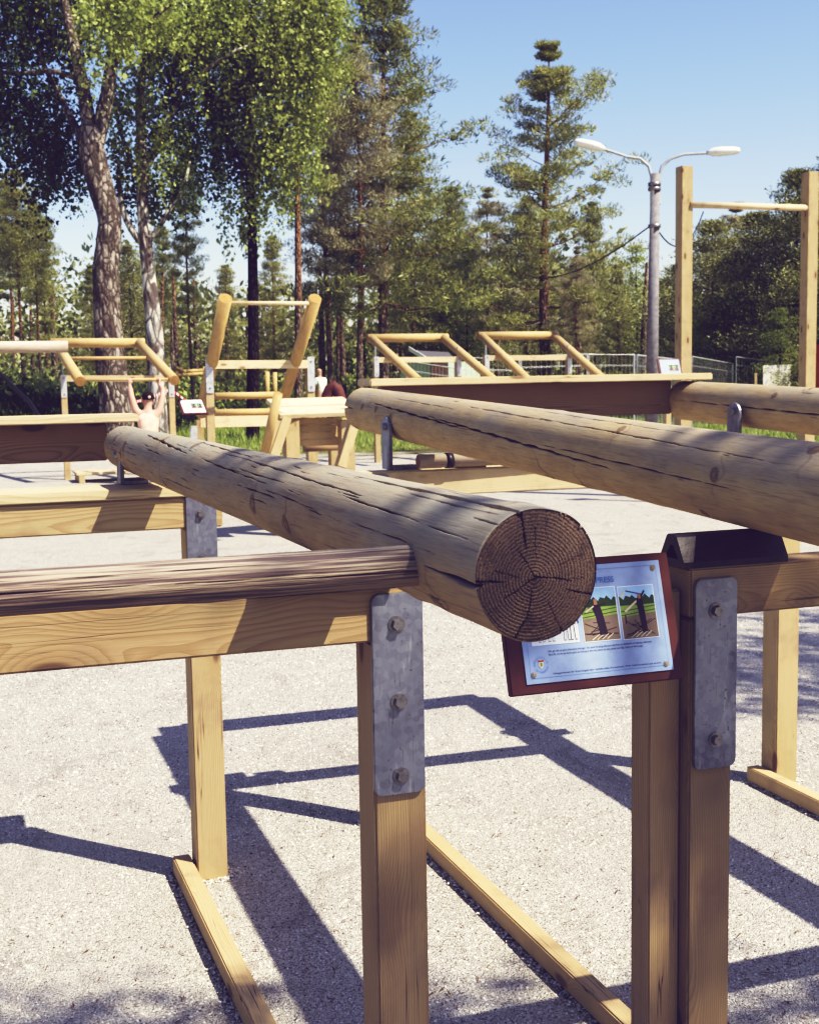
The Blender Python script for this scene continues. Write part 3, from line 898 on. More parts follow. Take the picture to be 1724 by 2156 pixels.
SC = {k: flat_mat('print_' + k, v) for k, v in dict(plate=(0.34, 0.42, 0.60), sky=(0.36, 0.52, 0.74), tree=(0.05, 0.09, 0.03), grass=(0.26, 0.36, 0.10), sand=(0.24, 0.19, 0.15),
      shade=(0.045, 0.035, 0.05), wood=(0.58, 0.52, 0.40), cloth=(0.045, 0.03, 0.055), skin=(0.40, 0.22, 0.15), white=(0.70, 0.73, 0.78), ink=(0.05, 0.05, 0.09), blue=(0.16, 0.30, 0.58), teal=(0.10, 0.24, 0.46), yellow=(0.6, 0.5, 0.08), red=(0.5, 0.12, 0.06), green=(0.15, 0.35, 0.1)).items()}
M['sign_wood'] = simple_mat('red_brown_board', (0.13, 0.052, 0.04), 0.5, 0, 0.35, 14, 0.1, 0.4)
M['brass'] = simple_mat('brass_screw', (0.5, 0.42, 0.28), 0.35, 0.8, 0.2, 80)


def sign_board(parent, Mx, Wd, Hd, detail=True):
    """Mx: origin bottom left of the board, x right, y up, z out of the face"""
    bm = bmesh.new(); bm_box(bm, 0, Wd, 0, Hd, -0.016, 0)
    bmesh.ops.bevel(bm, geom=bm.edges[:], offset=0.002, segments=2, affect='EDGES')
    fr = mesh_obj('backboard', bm_mesh(bm), M['sign_wood'], parent, Mx)
    bm = bmesh.new(); bm_box(bm, 0.088 * Wd, 0.9375 * Wd, 0.076 * Hd, 0.9416 * Hd, 0.0005, 0.0025)
    pn = mesh_obj('panel', bm_mesh(bm), SC['plate'], parent, Mx)
    lv = [0.0031]

    def poly(name, pts, m, par=pn, dz=0.0):
        me = bpy.data.meshes.new(name)
        me.from_pydata([(x * Wd, y * Hd, lv[0] + dz) for x, y in pts], [], [list(range(len(pts)))])
        return me, SC[m]

    def group(name, items, par=pn):
        """several coloured polygons in one printed picture"""
        me = bpy.data.meshes.new(name)
        V = []; Fs = []; mi = []; mats = []
        for i, (pts, m) in enumerate(items):
            if m not in mats: mats.append(m)
            b = len(V)
            V += [(x * Wd, y * Hd, lv[0] + i * 0.00004) for x, y in pts]
            Fs.append(list(range(b, b + len(pts)))); mi.append(mats.index(m))
        me.from_pydata(V, [], Fs)
        for m in mats: me.materials.append(SC[m])
        me.polygons.foreach_set('material_index', mi)
        bm = bmesh.new(); bm.from_mesh(me)
        for f in bm.faces:
            if f.normal.z < 0: f.normal_flip()
        bm.to_mesh(me); bm.free()
        return mesh_obj(name, me, None, par, Mx)

    def rect(x0, y0, x1, y1): return [(x0, y0), (x1, y0), (x1, y1), (x0, y1)]

    def bar(ax, ay, bx, by, wd):
        dx, dy = (bx - ax) * Wd, (by - ay) * Hd; n_ = math.hypot(dx, dy); ox, oy = -dy / n_ * wd / 2, dx / n_ * wd / 2
        return [(ax + ox / Wd, ay + oy / Hd), (ax - ox / Wd, ay - oy / Hd), (bx - ox / Wd, by - oy / Hd), (bx + ox / Wd, by + oy / Hd)]

    def photo(x0, y0, raised):
        w_, h_ = 0.2065, 0.405
        X = lambda a: x0 + a * w_
        Y = lambda b: y0 + b * h_
        it = [(rect(X(-.02), Y(-.015), X(1.02), Y(1.015)), 'white'), (rect(X(0), Y(0), X(1), Y(1)), 'sky')]
        tree = [(X(0), Y(.60))] + [(X(1), Y(.62))] + [(X(1 - k / 16), Y(.80 + .035 * math.sin(k * 2.1) + .02 * math.sin(k * 5.3))) for k in range(17)]
        it.append((tree, 'tree'))
        it.append((rect(X(0), Y(.42), X(1), Y(.64)), 'grass'))
        it.append(([(X(0), Y(0)), (X(1), Y(0)), (X(1), Y(.48)), (X(0), Y(.42))], 'sand'))
        rs = random.Random(int(x0 * 1000))
        for k in range(9):
            a, b, c_, d_ = rs.random(), rs.uniform(.03, .36), rs.random(), rs.uniform(.03, .36)
            it.append((bar(X(a * .5), Y(b), X(.5 + c_ * .5), Y(d_), 0.0013), 'shade'))
        for yb in (.50, .575):
            it.append((bar(X(0.0), Y(yb - .05), X(1), Y(yb + .03), 0.0009), 'cloth'))
        for k in range(4):
            it.append((bar(X(.2 + k * .14), Y(.02), X(.42 + k * .13), Y(.12), 0.0016), 'wood'))
        # the person lifting
        if raised:
            it.append((bar(X(.05), Y(.80), X(.2), Y(.93), 0.004), 'wood')); it.append((bar(X(.12), Y(.52), X(.62), Y(.78), 0.0042), 'wood'))
            it.append((bar(X(.20), Y(.92), X(.68), Y(.83), 0.0013), 'cloth')); it.append((bar(X(.64), Y(.80), X(.74), Y(.90), 0.003), 'cloth'))
            it.append((bar(X(.12), Y(.46), X(.12), Y(.28), 0.0015), 'cloth'))
            it.append(([(X(.48), Y(.76)), (X(.64), Y(.79)), (X(.68), Y(.52)), (X(.70), Y(.12)), (X(.56), Y(.10)), (X(.52), Y(.48))], 'cloth'))
            it.append((rect(X(.54), Y(.75), X(.62), Y(.84)), 'skin'))
        else:
            it.append(([(X(.28), Y(.66)), (X(.52), Y(.68)), (X(.58), Y(.50)), (X(.66), Y(.12)), (X(.46), Y(.10)), (X(.38), Y(.48))], 'cloth'))
            it.append((rect(X(.36), Y(.68), X(.46), Y(.79)), 'skin'))
            it.append((bar(X(.2), Y(.62), X(.7), Y(.70), 0.0016), 'cloth')); it.append((bar(X(.1), Y(.55), X(.35), Y(.66), 0.003), 'wood'))
        return group('photo_print', it)

    if not detail:
        # seen from far away: the two pictures only
        photo(0.4436, 0.353, False); photo(0.670, 0.345, True)
        return
    photo(0.4436, 0.353, False); photo(0.670, 0.345, True)
    # line drawing of the muscles used
    items = [(rect(.1415, .357, .412, .76), 'white')]
    for cx in (.20, .255, .345, .385):
        for dx in (-.012, .012):
            items.append((bar(cx + dx, .38, cx + dx * .8, .50, 0.0045), 'sand')); items.append((bar(cx + dx, .385, cx + dx * .8, .495, 0.0034), 'white'))
        items.append((bar(cx, .50, cx, .64, 0.010), 'sand')); items.append((bar(cx, .51, cx, .635, 0.0085), 'white'))
        items.append((bar(cx, .655, cx, .70, 0.006), 'sand'))
        items.append((bar(cx - .018, .62, cx - .03, .50, 0.002), 'shade')); items.append((bar(cx + .018, .62, cx + .03, .50, 0.002), 'shade'))
    group('drawing_print', items)
    # thin printed frame line
    ln = []
    for a in ((.115, .115, .912, .117), (.115, .902, .912, .904), (.115, .115, .116, .904), (.911, .115, .912, .904)): ln.append((rect(*a), 'teal'))
    group('border_line', ln)

    def text(name, body, x, y, size, m, align='LEFT', width=None, rot=0.0):
        me = text_mesh(body, size, align)
        T = Matrix.Translation((x * Wd, y * Hd, 0.0034)) @ Matrix.Rotation(rot, 4, 'Z')
        if width:
            xs_ = [v.co.x for v in me.vertices]; s = width * Wd / (max(xs_) - min(xs_))
            T = T @ Matrix.Diagonal((s, 1, 1, 1))
        me.transform(T)
        return mesh_obj(name, me, SC[m], pn, Mx)
    text('title_text', 'PRESS', .655, .797, 0.0150, 'teal', 'RIGHT')
    text('body_text', 'H\u00e4r g\u00e5r det att g\u00f6ra alternativa \u00f6vningar. Var dock f\u00f6rsiktig eftersom det finns en skaderisk vid felaktigt utf\u00f6rande.', .228, .303, 0.0046, 'ink', width=.60)
    text('body_text', 'Bara f\u00f6r att du ser andra g\u00f6ra en \u00f6vning \u00e4r det inte s\u00e4kert att den passar just dig. Lyssna p\u00e5 din kropp!', .228, .278, 0.0046, 'ink', width=.545)
    text('footer_text', 'Utegymmet \u00e4r framtaget f\u00f6r Uddevalla Kommun. Mer information p\u00e5 www.', .239, .135, 0.004, 'ink', width=.63)
    # round municipal emblem: ring of letters round a small shield
    ms = []
    ring_txt = 'UDDEVALLA\u00b7KOMMUN\u00b7'
    V = []; Fc = []
    for i, ch in enumerate(ring_txt):
        a = math.pi * 1.02 - i / len(ring_txt) * 2 * math.pi
        if ch == ' ': continue
        me = text_mesh(ch, 0.0052, 'CENTER')
        T = Matrix.Translation((.18 * Wd + 0.0115 * math.cos(a), .215 * Hd + 0.0115 * math.sin(a), 0.0034)) @ Matrix.Rotation(a - math.pi / 2, 4, 'Z')
        me.transform(T)
        b = len(V); V += [tuple(v.co) for v in me.vertices]; Fc += [[b + k for k in p.vertices] for p in me.polygons]
        bpy.data.meshes.remove(me)
    me = bpy.data.meshes.new('emblem'); me.from_pydata(V, [], Fc)
    mesh_obj('emblem_lettering', me, SC['blue'], pn, Mx)
    sx, sy = .18, .215
    group('emblem_shield', [([(sx - .013, sy + .018), (sx + .013, sy + .018), (sx + .013, sy - .01), (sx, sy - .032), (sx - .013, sy - .01)], 'white'),
                            (rect(sx - .010, sy - .012, sx + .010, sy + .014), 'yellow'), (rect(sx - .004, sy - .015, sx + .004, sy + .012), 'green'),
                            ([(sx - .013, sy + .019), (sx + .013, sy + .019), (sx + .016, sy + .036), (sx, sy + .029), (sx - .016, sy + .036)], 'red')])
    for s, t_ in ((.132, .142), (.894, .882), (.895, .126), (.13, .88)):
        bm = bmesh.new()
        bmesh.ops.create_cone(bm, cap_ends=True, segments=20, radius1=0.0052, radius2=0.0046, depth=0.0016)
        bmesh.ops.create_cone(bm, cap_ends=True, segments=20, radius1=0.0034, radius2=0.0024, depth=0.0016, matrix=Matrix.Translation((0, 0, 0.0012)))
        mesh_obj('screw', bm_mesh(bm), M['brass'], parent, Mx @ Matrix.Translation((s * Wd, t_ * Hd, 0.0036)))


sg = empty('information_sign', (R0 - Rv * 0.035 + Lv * 0.065), 'tilted pale blue exercise sign on a red brown board, beside the cut log end', 'sign')
mfl = R0 - Rv * 0.0715 + Lv * 0.030
post(mfl, 1.16, sg, M['timber_old'], w=0.07)
BR = P(1441, 1428, 2.40)
ev = (Zv * 0.229 + Lv * 0.066); Hs = ev.length; ev.normalize()
nv = Rv.cross(ev).normalized()
if nv.y > 0: nv = -nv
Ws = 0.352
BL = BR - Rv * Ws
Mx = Matrix(((Rv.x, ev.x, nv.x, BL.x), (Rv.y, ev.y, nv.y, BL.y), (Rv.z, ev.z, nv.z, BL.z), (0, 0, 0, 1)))
sign_board(sg, Mx, Ws, Hs)

# ================================================================== background machines
def at(px, py, z, H=None):
    p = P(px, py, z)
    if H is not None: p.z = H
    return p


def small_plate(p, parent, h=0.36, w=0.09, yaw=YAW):
    me = plate_mesh(w, h, 0.005)
    o_ = mesh_obj('steel_plate', me, M['zinc_far'], parent, Matrix.Translation(p) @ Matrix.Rotation(yaw, 4, 'Z'))
    for b in (h * .36, -h * .36):
        rod('bolt', p + Vector((0, 0, b)), p + Vector((math.sin(yaw) * .014, -math.cos(yaw) * .014, b)), 0.011, 0.011, M['bolt'], o_, 8)
    return o_


M['zinc_far'] = simple_mat('pale_zinc', (0.60, 0.61, 0.62), 0.45, 0.35, 0.3, 14)


def upright(p_top, parent, w=0.095, mat=None):
    a = Vector((p_top.x, p_top.y, tz(p_top.x, p_top.y) - 0.05))
    return timber('post', a, p_top, w, w, mat or M['timber'], parent, up=Lv)


def lever_machine(label, NL, NR, FL, FR, beamL, beamR, z_shift=0, top_ext=0.0, handle_t=0.93, cross=None, group=None, top=True, lr=0.078):
    """two sloping round levers NL-FL and NR-FR on a posted beam, joined by a top log and a handle"""
    c = (beamL + beamR) / 2
    e = empty('lever_machine', Vector((c.x, c.y, tz(c.x, c.y))), label, 'exercise machine', group)
    for a, b in ((NL, FL), (NR, FR)):
        rod('lever_log', b, a, lr, lr * 1.02, M['log_far'], e, 20, 0.0, M['grain_tan'])
    d = (FR - FL).normalized()
    if top: rod('top_log', FL - d * (0.08 + top_ext), FR + d * 0.1, lr, lr, M['log_far'], e, 20, 0.0, M['grain_tan'])
    h0 = FL.lerp(NL, handle_t); h1 = FR.lerp(NR, handle_t)
    rod('handle_bar', h0, h1, 0.021, 0.021, M['log_far'], e, 12)
    if cross is not None:
        h0 = FL.lerp(NL, cross); h1 = FR.lerp(NR, cross)
        rod('cross_bar', h0 + Lv * .1, h1 + Lv * .1, 0.028, 0.028, M['log_far'], e, 12)
    timber('cross_beam', beamL - Rv * 0.05, beamR + Rv * 0.05, 0.095, 0.10, M['timber_pale'], e)
    for b in (beamL, beamR):
        upright(b - Zv * 0.051, e)
        small_plate(b - Lv * 0.052 - Zv * 0.12, e)
        for q in (-0.1,):
            br = timber('pivot_ear', b + Zv * 0.05 + Lv * 0.02, b + Zv * 0.24 + Lv * 0.02, 0.06, 0.012, M['zinc_far'], e, up=Rv, bevel=0.002)
    return e


# left machine that a person hangs from
m1 = lever_machine('tan lever machine whose low front bar the person in a black cap is gripping',
    at(170, 803, 19.3), at(368, 801, 19.3 + .4), at(117, 722, 21.0), at(292, 722, 21.5), at(134, 797, 20.3), at(360, 797, 20.8), handle_t=0.97, cross=0.42)
for px in (120, 148):
    pass
plat = empty('foot_platform', at(215, 1000, 20.0, 0.0), 'low wooden foot platform on the gravel beneath the machine the person hangs from', 'platform')
for k in range(4):
    a = at(158, 990, 19.9, 0.14) + Lv * (k * 0.17 - .2); timber('plank', a, a + Rv * 1.25, 0.15, 0.04, M['timber_pale'], plat)
for q in (0.08, 1.1):
    a = at(158, 990, 19.9, 0.06) + Rv * q - Lv * .28; timber('bearer', a, a + Lv * 0.72, 0.09, 0.12, M['timber'], plat)
# grey machine at the left edge
e = empty('lever_machine', at(60, 800, 17.5, 0.0), 'weathered grey round beam above a thin pale bar, reaching in from the left edge', 'exercise machine')
a = at(143, 730, 17.6); b = a - Rv * 2.0
rod('top_log', b, a, 0.080, 0.080, M['bar_grey'], e, 20, 0.0, M['grain_tan'])
a2 = at(124, 737, 18.3); rod('cross_bar', a2 - Rv * 2.2, a2, 0.038, 0.038, M['log_far'], e, 12)
p_ = a - Rv * 1.5
upright(p_ - Zv * .08, e); small_plate(p_ - Zv * .3 - Lv * .05, e)
rod('lever_log', a - Rv * 1.3, at(-40, 820, 16.2), 0.075, 0.075, M['log_far'], e, 16, 0.0, M['grain_tan'])

# V shaped machine in the middle
zc_ = 15.2
m2 = empty('lever_machine', at(540, 900, 15.2, 0.0), 'machine whose two round logs point up with cut ends, joined by a thin high bar', 'exercise machine')
up0, up1 = at(475, 628, 14.2), at(664, 628, 14.7)
dn0, dn1 = at(424, 872, 15.7), at(588, 872, 16.2)
for a, b in ((up0, dn0), (up1, dn1)):
    rod('lever_log', b, a, 0.070, 0.074, M['log_far'], m2, 22, 0.0, M['grain_tan'])
rod('handle_bar', at(486, 638, 14.3), at(654, 639, 14.7), 0.023, 0.023, M['timber_pale'], m2, 12)
bl_, br_ = at(439, 768, 15.0), at(652, 767, 15.6)
timber('cross_beam', bl_, br_ + Rv * .03, 0.10, 0.10, M['timber_pale'], m2)
for b in (bl_, br_):
    upright(b - Zv * .051 - Lv * 0.0, m2); small_plate(b - Zv * .12 - Lv * .055, m2, 0.42, 0.088)
for y_, r_ in ((834, .045), (869, .045)):
    rod('rung', at(452, y_, 15.9), at(588, y_ - 2, 16.3), r_, r_, M['log_far'], m2, 14)
timber('rear_beam', at(420, 889, 16.4), at(575, 886, 16.9), 0.1, 0.14, M['timber_pale'], m2)
for px in (420,):
    upright(at(px, 884, 16.4), m2); upright(at(575, 880, 16.9), m2)
sp = at(408, 905, 16.2); timber('pivot_ear', sp - Zv * .2, sp + Zv * .05, 0.09, 0.02, M['zinc_far'], m2, up=Lv, bevel=0.003)
for px in (409,):
    tube('rubber_bumper', [at(392, 884, 16), at(402, 872, 16), at(416, 868, 16.1)], [.05, .06, .05], M['rubber'], m2, 8)

# small info sign beside it
sg2 = empty('information_sign', at(438, 960, 14.7, 0.0), 'small exercise sign with glare put into its white panel, beside the machine with raised logs', 'sign')
timber('post', at(441, 950, 14.6, -0.03), at(441, 880, 14.6, 1.02), 0.07, 0.07, M['timber'], sg2, up=Lv)
nrm = Vector((0.05, -0.42, 0.9)).normalized()
ev2 = (Lv * 0.42 * 2.2 + Zv * 0.45).normalized(); nv2 = Rv.cross(ev2).normalized()
if nv2.z < 0: nv2 = -nv2
bb = at(385, 872, 14.45)
Mx2 = Matrix(((Rv.x, ev2.x, nv2.x, bb.x), (Rv.y, ev2.y, nv2.y, bb.y), (Rv.z, ev2.z, nv2.z, bb.z), (0, 0, 0, 1)))
SC_plate = SC['plate']; SC['plate'] = SC['white']  # white panel colour stands in for glare on the plate
sign_board(sg2, Mx2, 0.29, 0.36, detail=False)
SC['plate'] = SC_plate

# sit up bench
bn = empty('slatted_bench', at(660, 960, 13.2, 0.0), 'bench with a sunlit sloping top plank and slatted front between thick legs', 'bench')
tA, tB = at(579, 868, 12.6), at(742, 862, 13.1)
ev3 = (Lv * 0.9 + Zv * 0.36).normalized()
for k in range(2):
    off = ev3 * (0.10 + 0.21 * k)
    timber('top_plank', tA + off - ev3 * .12, tB + off - ev3 * .12, 0.20, 0.045, M['timber_pale'], bn, up=Rv.cross(ev3))
for k in range(4):
    a = at(600, 888 + k * 15, 12.95); b = at(735, 886 + k * 14.5, 13.35)
    timber('front_slat', a, b, 0.04, 0.068, M['timber'], bn)
for px in (612, 728):
    t_ = at(px, 884, 12.7 + (px - 612) / 116 * .4); timber('leg', Vector((t_.x, t_.y, -.04)), t_, 0.14, 0.14, M['timber'], bn, up=Lv)
for px in (655, 702):
    t_ = at(px, 884, 14.3); timber('leg', Vector((t_.x, t_.y, -.04)), t_, 0.11, 0.11, M['timber'], bn, up=Lv)
for (x0, y0, x1, y1) in ((553, 975, 588, 868), (570, 975, 602, 880), (716, 985, 748, 880)):
    timber('slanted_leg', at(x0, y0, 12.5), at(x1, y1, 12.6), 0.09, 0.12, M['timber'], bn, up=Lv)
rod('side_log', at(556, 960, 12.2), at(586, 828, 12.0), 0.045, 0.042, M['log_far'], bn, 14, 0, M['grain_tan'])
rod('foot_bar', at(640, 944, 13.6), at(724, 940, 13.8), 0.04, 0.04, M['timber_red'], bn, 12)

# two matching machines to the right
lbl = ['sloping lever machine standing left of its twin, in front of the white shed', 'sloping lever machine right of its twin, nearer the grey lamp post']
for k, (dx, dz) in enumerate(((0, 0), (232, .9))):
    z0 = 23.0 + dz
    pl = lever_machine(lbl[k], at(882 + dx, 803, z0 - 1.2), at(1038 + dx + 4, 803, z0 - .8), at(782 + dx, 712 - k * 5, z0 + .9), at(932 + dx, 711 - k * 5, z0 + 1.4),
                       at(791 + dx, 758 - k * 4, z0), at(964 + dx, 757 - k * 4, z0 + .6), handle_t=0.99, group='twin lever machines before the mesh fence')

# tall bar frame on the right
hb = empty('pull_up_frame', at(1565, 950, 14.6, 0.0), 'tall frame of two square posts with a high round bar, beside the street lamp', 'pull up frame')
pt0, pt1 = at(1440, 351, 15.6), at(1705, 363, 16.0)
for p_ in (pt0, pt1):
    timber('post', Vector((p_.x, p_.y, -.05)), p_, 0.152, 0.152, M['timber'], hb, up=Lv)
rod('high_bar', at(1452, 431, 15.6), at(1700, 438, 16.0), 0.040, 0.040, M['timber_pale'], hb, 16)
sg3 = empty('information_sign', at(1425, 950, 13.9, 0.0), 'small dark exercise sign showing two pictures at the foot of the tall bar frame', 'sign')
b3 = at(1390, 797, 15.2)
evs = (Zv * .26 + Lv * .10 ).normalized(); nvs = Rv.cross(evs).normalized()
if nvs.y > 0: nvs = -nvs
Mx3 = Matrix(((Rv.x, evs.x, nvs.x, b3.x), (Rv.y, evs.y, nvs.y, b3.y), (Rv.z, evs.z, nvs.z, b3.z), (0, 0, 0, 1)))
sign_board(sg3, Mx3, 0.31, 0.25, detail=False)
timber('post', Vector((b3.x, b3.y, -.03)) + Rv * .14 + Lv * .08, b3 + Rv * .14 + Zv * .1 + Lv * .08, 0.07, 0.07, M['timber'], sg3, up=Lv)

# ------------------------------------------------------------------ street lamp
lp = at(1370, 790, 24.0); lg = tz(lp.x, lp.y)
sl_ = empty('street_lamp', Vector((lp.x, lp.y, lg)), 'grey street lamp with two curved arms and white heads', 'street lamp')
ltop = at(1379, 366, 24.0)
rod('pole', Vector((lp.x, lp.y, lg - .1)), ltop, 0.125, 0.085, M['concrete'], sl_, 20)
for side, hx, hy, hx2, hy2 in ((-1, 1268, 313, 1212, 300), (1, 1492, 322, 1552, 318)):
    pts = [at(1379 + side * 8, 430, 24), at(1379 + side * 8, 372, 24), at(1379 + side * 14, 350, 24), at(1379 + side * 32, 334, 24), at(1379 + side * 60, 325 if side > 0 else 330, 24), at(hx, hy, 24)]
    tube('arm', pts, [.03, .03, .03, .028, .027, .026], M['paint_grey'], sl_, 10)
    a, b = at(hx, hy, 24), at(hx2, hy2, 24)
    bm = bmesh.new()
    L_ = (b - a).length + .08
    secs = [(0, .05, .045), (.10, .075, .065), (.2, .125, .09), (.45, .15, .10), (.8, .14, .085), (.97, .09, .06), (1.0, .04, .03)]
    rings = []
    for t_, w_, h_ in secs:
        rings.append([bm.verts.new((t_ * L_ - .04, w_ * math.cos(q * math.pi / 6), h_ * math.sin(q * math.pi / 6) * (1.0 if math.sin(q * math.pi / 6) > 0 else .75))) for q in range(12)])
    for r0_, r1_ in zip(rings, rings[1:]):
        for q in range(12): bm.faces.new((r0_[q], r1_[q], r1_[(q + 1) % 12], r0_[(q + 1) % 12])).smooth = True
    bm.faces.new(rings[0]); bm.faces.new(rings[-1][::-1])
    bmesh.ops.recalc_face_normals(bm, faces=bm.faces[:])
    mesh_obj('lamp_head', bm_mesh(bm), M['white'], sl_, frame(a, b))
for yy_ in (388, 398, 476):
    q = at(1377, yy_, 24); rod('clamp', q - Zv * .03, q + Zv * .03, .12, .12, M['bolt'], sl_, 16)
for (y0, x1, y1, z1, lab) in ((470, 1030, 520, 60, 'thin black cable running left from the lamp pole into the pines'), (470, 1480, 446, 30, 'thin black cable running right from the lamp pole past the tall bar frame')):
    a = at(1376, y0, 24); b = at(x1, y1, z1)
    pts = [a.lerp(b, k / 12) - Zv * (1.2 * (z1 / 60) * (1 - (2 * k / 12 - 1) ** 2)) for k in range(13)]
    c_ = tube('overhead_cable', pts, [.014] * 13, M['cable'], None, 5); tag(c_, lab, 'cable')

# ------------------------------------------------------------------ mesh fences
def wire_mat():
    return simple_mat('fence_steel', (0.55, 0.56, 0.57), 0.45, 0.5, 0.1, 20)


M['wire'] = wire_mat()


def fence_panel(A, B, label, group='steel mesh panels along the site fence'):
    """A, B top corners; 2 m panel with tube frame and wire grid"""
    H_ = 1.95
    d = (B - A); L_ = d.length
    e = empty('fence_panel', (A + B) / 2 - Zv * H_, label, 'fence', group)
    tube('frame', [A - Zv * H_, A, B, B - Zv * H_], [.024] * 4, M['wire'], e, 8, smooth=False)
    m = A.lerp(B, .5)
    V, F = [], []
    def add(p, q, r):
        v, f = tube_arrays([p, q], [r, r], 4)
        F.append(f + sum(len(x) for x in V)); V.append(v)
    nx = int(L_ / 0.11)
    for k in range(1, nx):
        q = A.lerp(B, k / nx); add(q, q - Zv * H_, 0.0035)
    for zz in (.22, .24, .75, .77, 1.25, 1.27, 1.75, 1.77):
        add(A - Zv * zz, B - Zv * zz, .0045)
    mesh_obj('wire_mesh', np_mesh('wire', np.concatenate(V), np.concatenate(F)), M['wire'], e)
    for q in (A, B):
        pass
    rod('stay', m - Zv * .9, m - Zv * .9 + Vector((0, .9, -1.0)), .018, .018, M['wire'], e, 6)
    tb = (A + B) / 2
    return e


fp = [(at(958, 768, 26), at(1092, 757, 26.5)), (at(1096, 757, 26.6), at(1235, 746, 27)), (at(1238, 746, 27.2), at(1334, 747, 27.8)), (at(1340, 748, 28), at(1452, 760, 33)), (at(1456, 761, 33.2), at(1542, 766, 37)), (at(1549, 764, 36), at(1684, 768, 37.5)), (at(1690, 768, 38), at(1800, 770, 39)),
      (at(856, 778, 32), at(962, 776, 33))]
names = ['mesh fence panel showing behind the left of the twin lever machines', 'mesh fence panel seen through the twin machines, second from their left', 'mesh fence panel ending at the corner left of the street lamp', 'receding mesh fence panel just behind the street lamp', 'mesh fence panel right of the first tall square post', 'mesh fence panel carrying the pale blank board',
         'mesh fence panel at the right edge behind the outer square post', 'mesh fence panel in front of the white shed']
for (a, b), nm in zip(fp, names):
    a.z = max(a.z, 1.9); fence_panel(a, b, nm)
bd = empty('notice_board', at(1632, 795, 35.5), 'blank pale board hung on the mesh fence', 'board')
a, b = at(1605, 793, 35.5), at(1664, 791, 35.8)
timber('board', a, b, 0.02, 0.62, M['white'], bd)
timber('rim', a - Zv * .325, b - Zv * .325, 0.03, 0.03, M['wire'], bd)
for px, py, z_, lab in ((1378, 778, 26, 'thin yellow wooden stake left of the small dark sign'), (1590, 785, 33, 'thin yellow wooden stake left of the pale blank board')):
    t_ = at(px, py, z_); o_ = timber('marker_stake', Vector((t_.x, t_.y, tz(t_.x, t_.y))), t_, .07, .05, M['timber'], None); tag(o_, lab, 'stake')
# green box, orange cabin beyond the fence
gb = empty('utility_box', at(1549, 790, 42), 'small green box beyond the mesh fence', 'box')
q = at(1549, 800, 42); timber('cabinet', q - Zv * 1.1, q, .5, .5, simple_mat('green_paint', (.12, .33, .22), .5), gb, up=Lv)
timber('lid', q, q + Zv * .06, .56, .56, simple_mat('green_lid', (.2, .42, .3), .5), gb, up=Lv)
cb = empty('orange_cabin', at(1800, 800, 34), 'orange painted cabin cut by the right edge of the picture', 'cabin')
orange = simple_mat('orange_paint', (.62, .10, .03), .5)
q0, q1 = at(1719, 760, 34), at(1830, 760, 34)
timber('wall', q0 - Zv * .8, q1 - Zv * .8, 1.6, 2.5, orange, cb); timber('roof', q0 + Zv * .5 - Rv * .03, q1 + Zv * .5, 1.8, .12, simple_mat('roof_felt', (.1, .1, .11), .8), cb)
timber('window', q0 - Zv * .5 + Rv * .3 - Lv * .81, q0 - Zv * .5 + Rv * .9 - Lv * .81, .02, .5, M['white'], cb)

# white shed with a grey roof
sh = empty('garden_shed', at(905, 800, 36), 'small pale green shed with a grey roof and white bargeboard behind the fence', 'shed')
pale = simple_mat('pale_green_boards', (.50, .56, .46), .7)
q0, q1 = at(893, 790, 36), at(960, 788, 37)
timber('wall', q0 - Zv * .65 , q1 - Zv * .65, 1.8, 2.0, pale, sh)
bm = bmesh.new()
rp = [at(857, 735, 35.2), at(896, 757, 34.8), at(966, 756, 36.4), at(958, 738, 38.2), at(880, 738, 38.0)]
ra, rb_, rc, rd = at(866, 737, 36.6), at(944, 741, 38), at(962, 760, 36), at(896, 757, 34.9)
vs = [bm.verts.new(v) for v in (ra, rd, rc, rb_)] + [bm.verts.new(v - Zv * .06) for v in (ra, rd, rc, rb_)]
for f in ((0, 1, 2, 3), (7, 6, 5, 4), (0, 4, 5, 1), (1, 5, 6, 2), (2, 6, 7, 3), (3, 7, 4, 0)): bm.faces.new([vs[i] for i in f])
bmesh.ops.recalc_face_normals(bm, faces=bm.faces[:])
mesh_obj('roof', bm_mesh(bm), simple_mat('roof_grey', (.13, .13, .14), .8), sh)
timber('bargeboard', at(861, 734, 36.2), at(897, 756, 34.8), .03, .12, M['white'], sh)
timber('door', at(925, 765, 35.3), at(925, 800, 35.3), .5, .03, simple_mat('brown_door', (.10, .06, .04), .6), sh, up=Lv)
rod('door_knob', at(931, 784, 35.2), at(931, 784, 35.14), .03, .03, M['bolt'], sh, 8)

# far post and rail fence behind the left machines
rf = empty('rail_fence', at(400, 800, 34), 'low fence of round poles behind the left lever machine', 'fence')
rod('rail', at(352, 784, 34), at(440, 779, 35), .05, .05, M['log_far'], rf, 10)
rod('rail', at(352, 792, 33.5), at(440, 786, 34.5), .05, .05, M['log_far'], rf, 10)
rod('rail', at(368, 772, 34), at(390, 784, 34.2), .05, .05, M['log_far'], rf, 10)
for px in (366, 372, 432): rod('post', at(px, 850, 34.1), at(px, 772, 34.1), .06, .06, M['log_far'], rf, 10)
for i, (px, y0, z_, lab) in enumerate(((563, 783, 33, 'slim standing pole left of its pair, behind the raised log machine'), (579, 784, 33.6, 'slim standing pole right of its pair, behind the raised log machine'))):
    o_ = rod('wooden_pole', at(px, 850, z_), at(px, y0, z_), .065, .06, M['log_far'], None, 10); tag(o_, lab, 'pole')
# dark cable stay and red brown post at the left edge
o_ = tube('support_cable', [at(-10, 775, 17), at(30, 815, 16.5), at(62, 845, 16), at(98, 900, 15.4)], [.028] * 4, M['cable'], None, 6); tag(o_, 'thick black cable slanting down in front of the dark mound', 'cable')
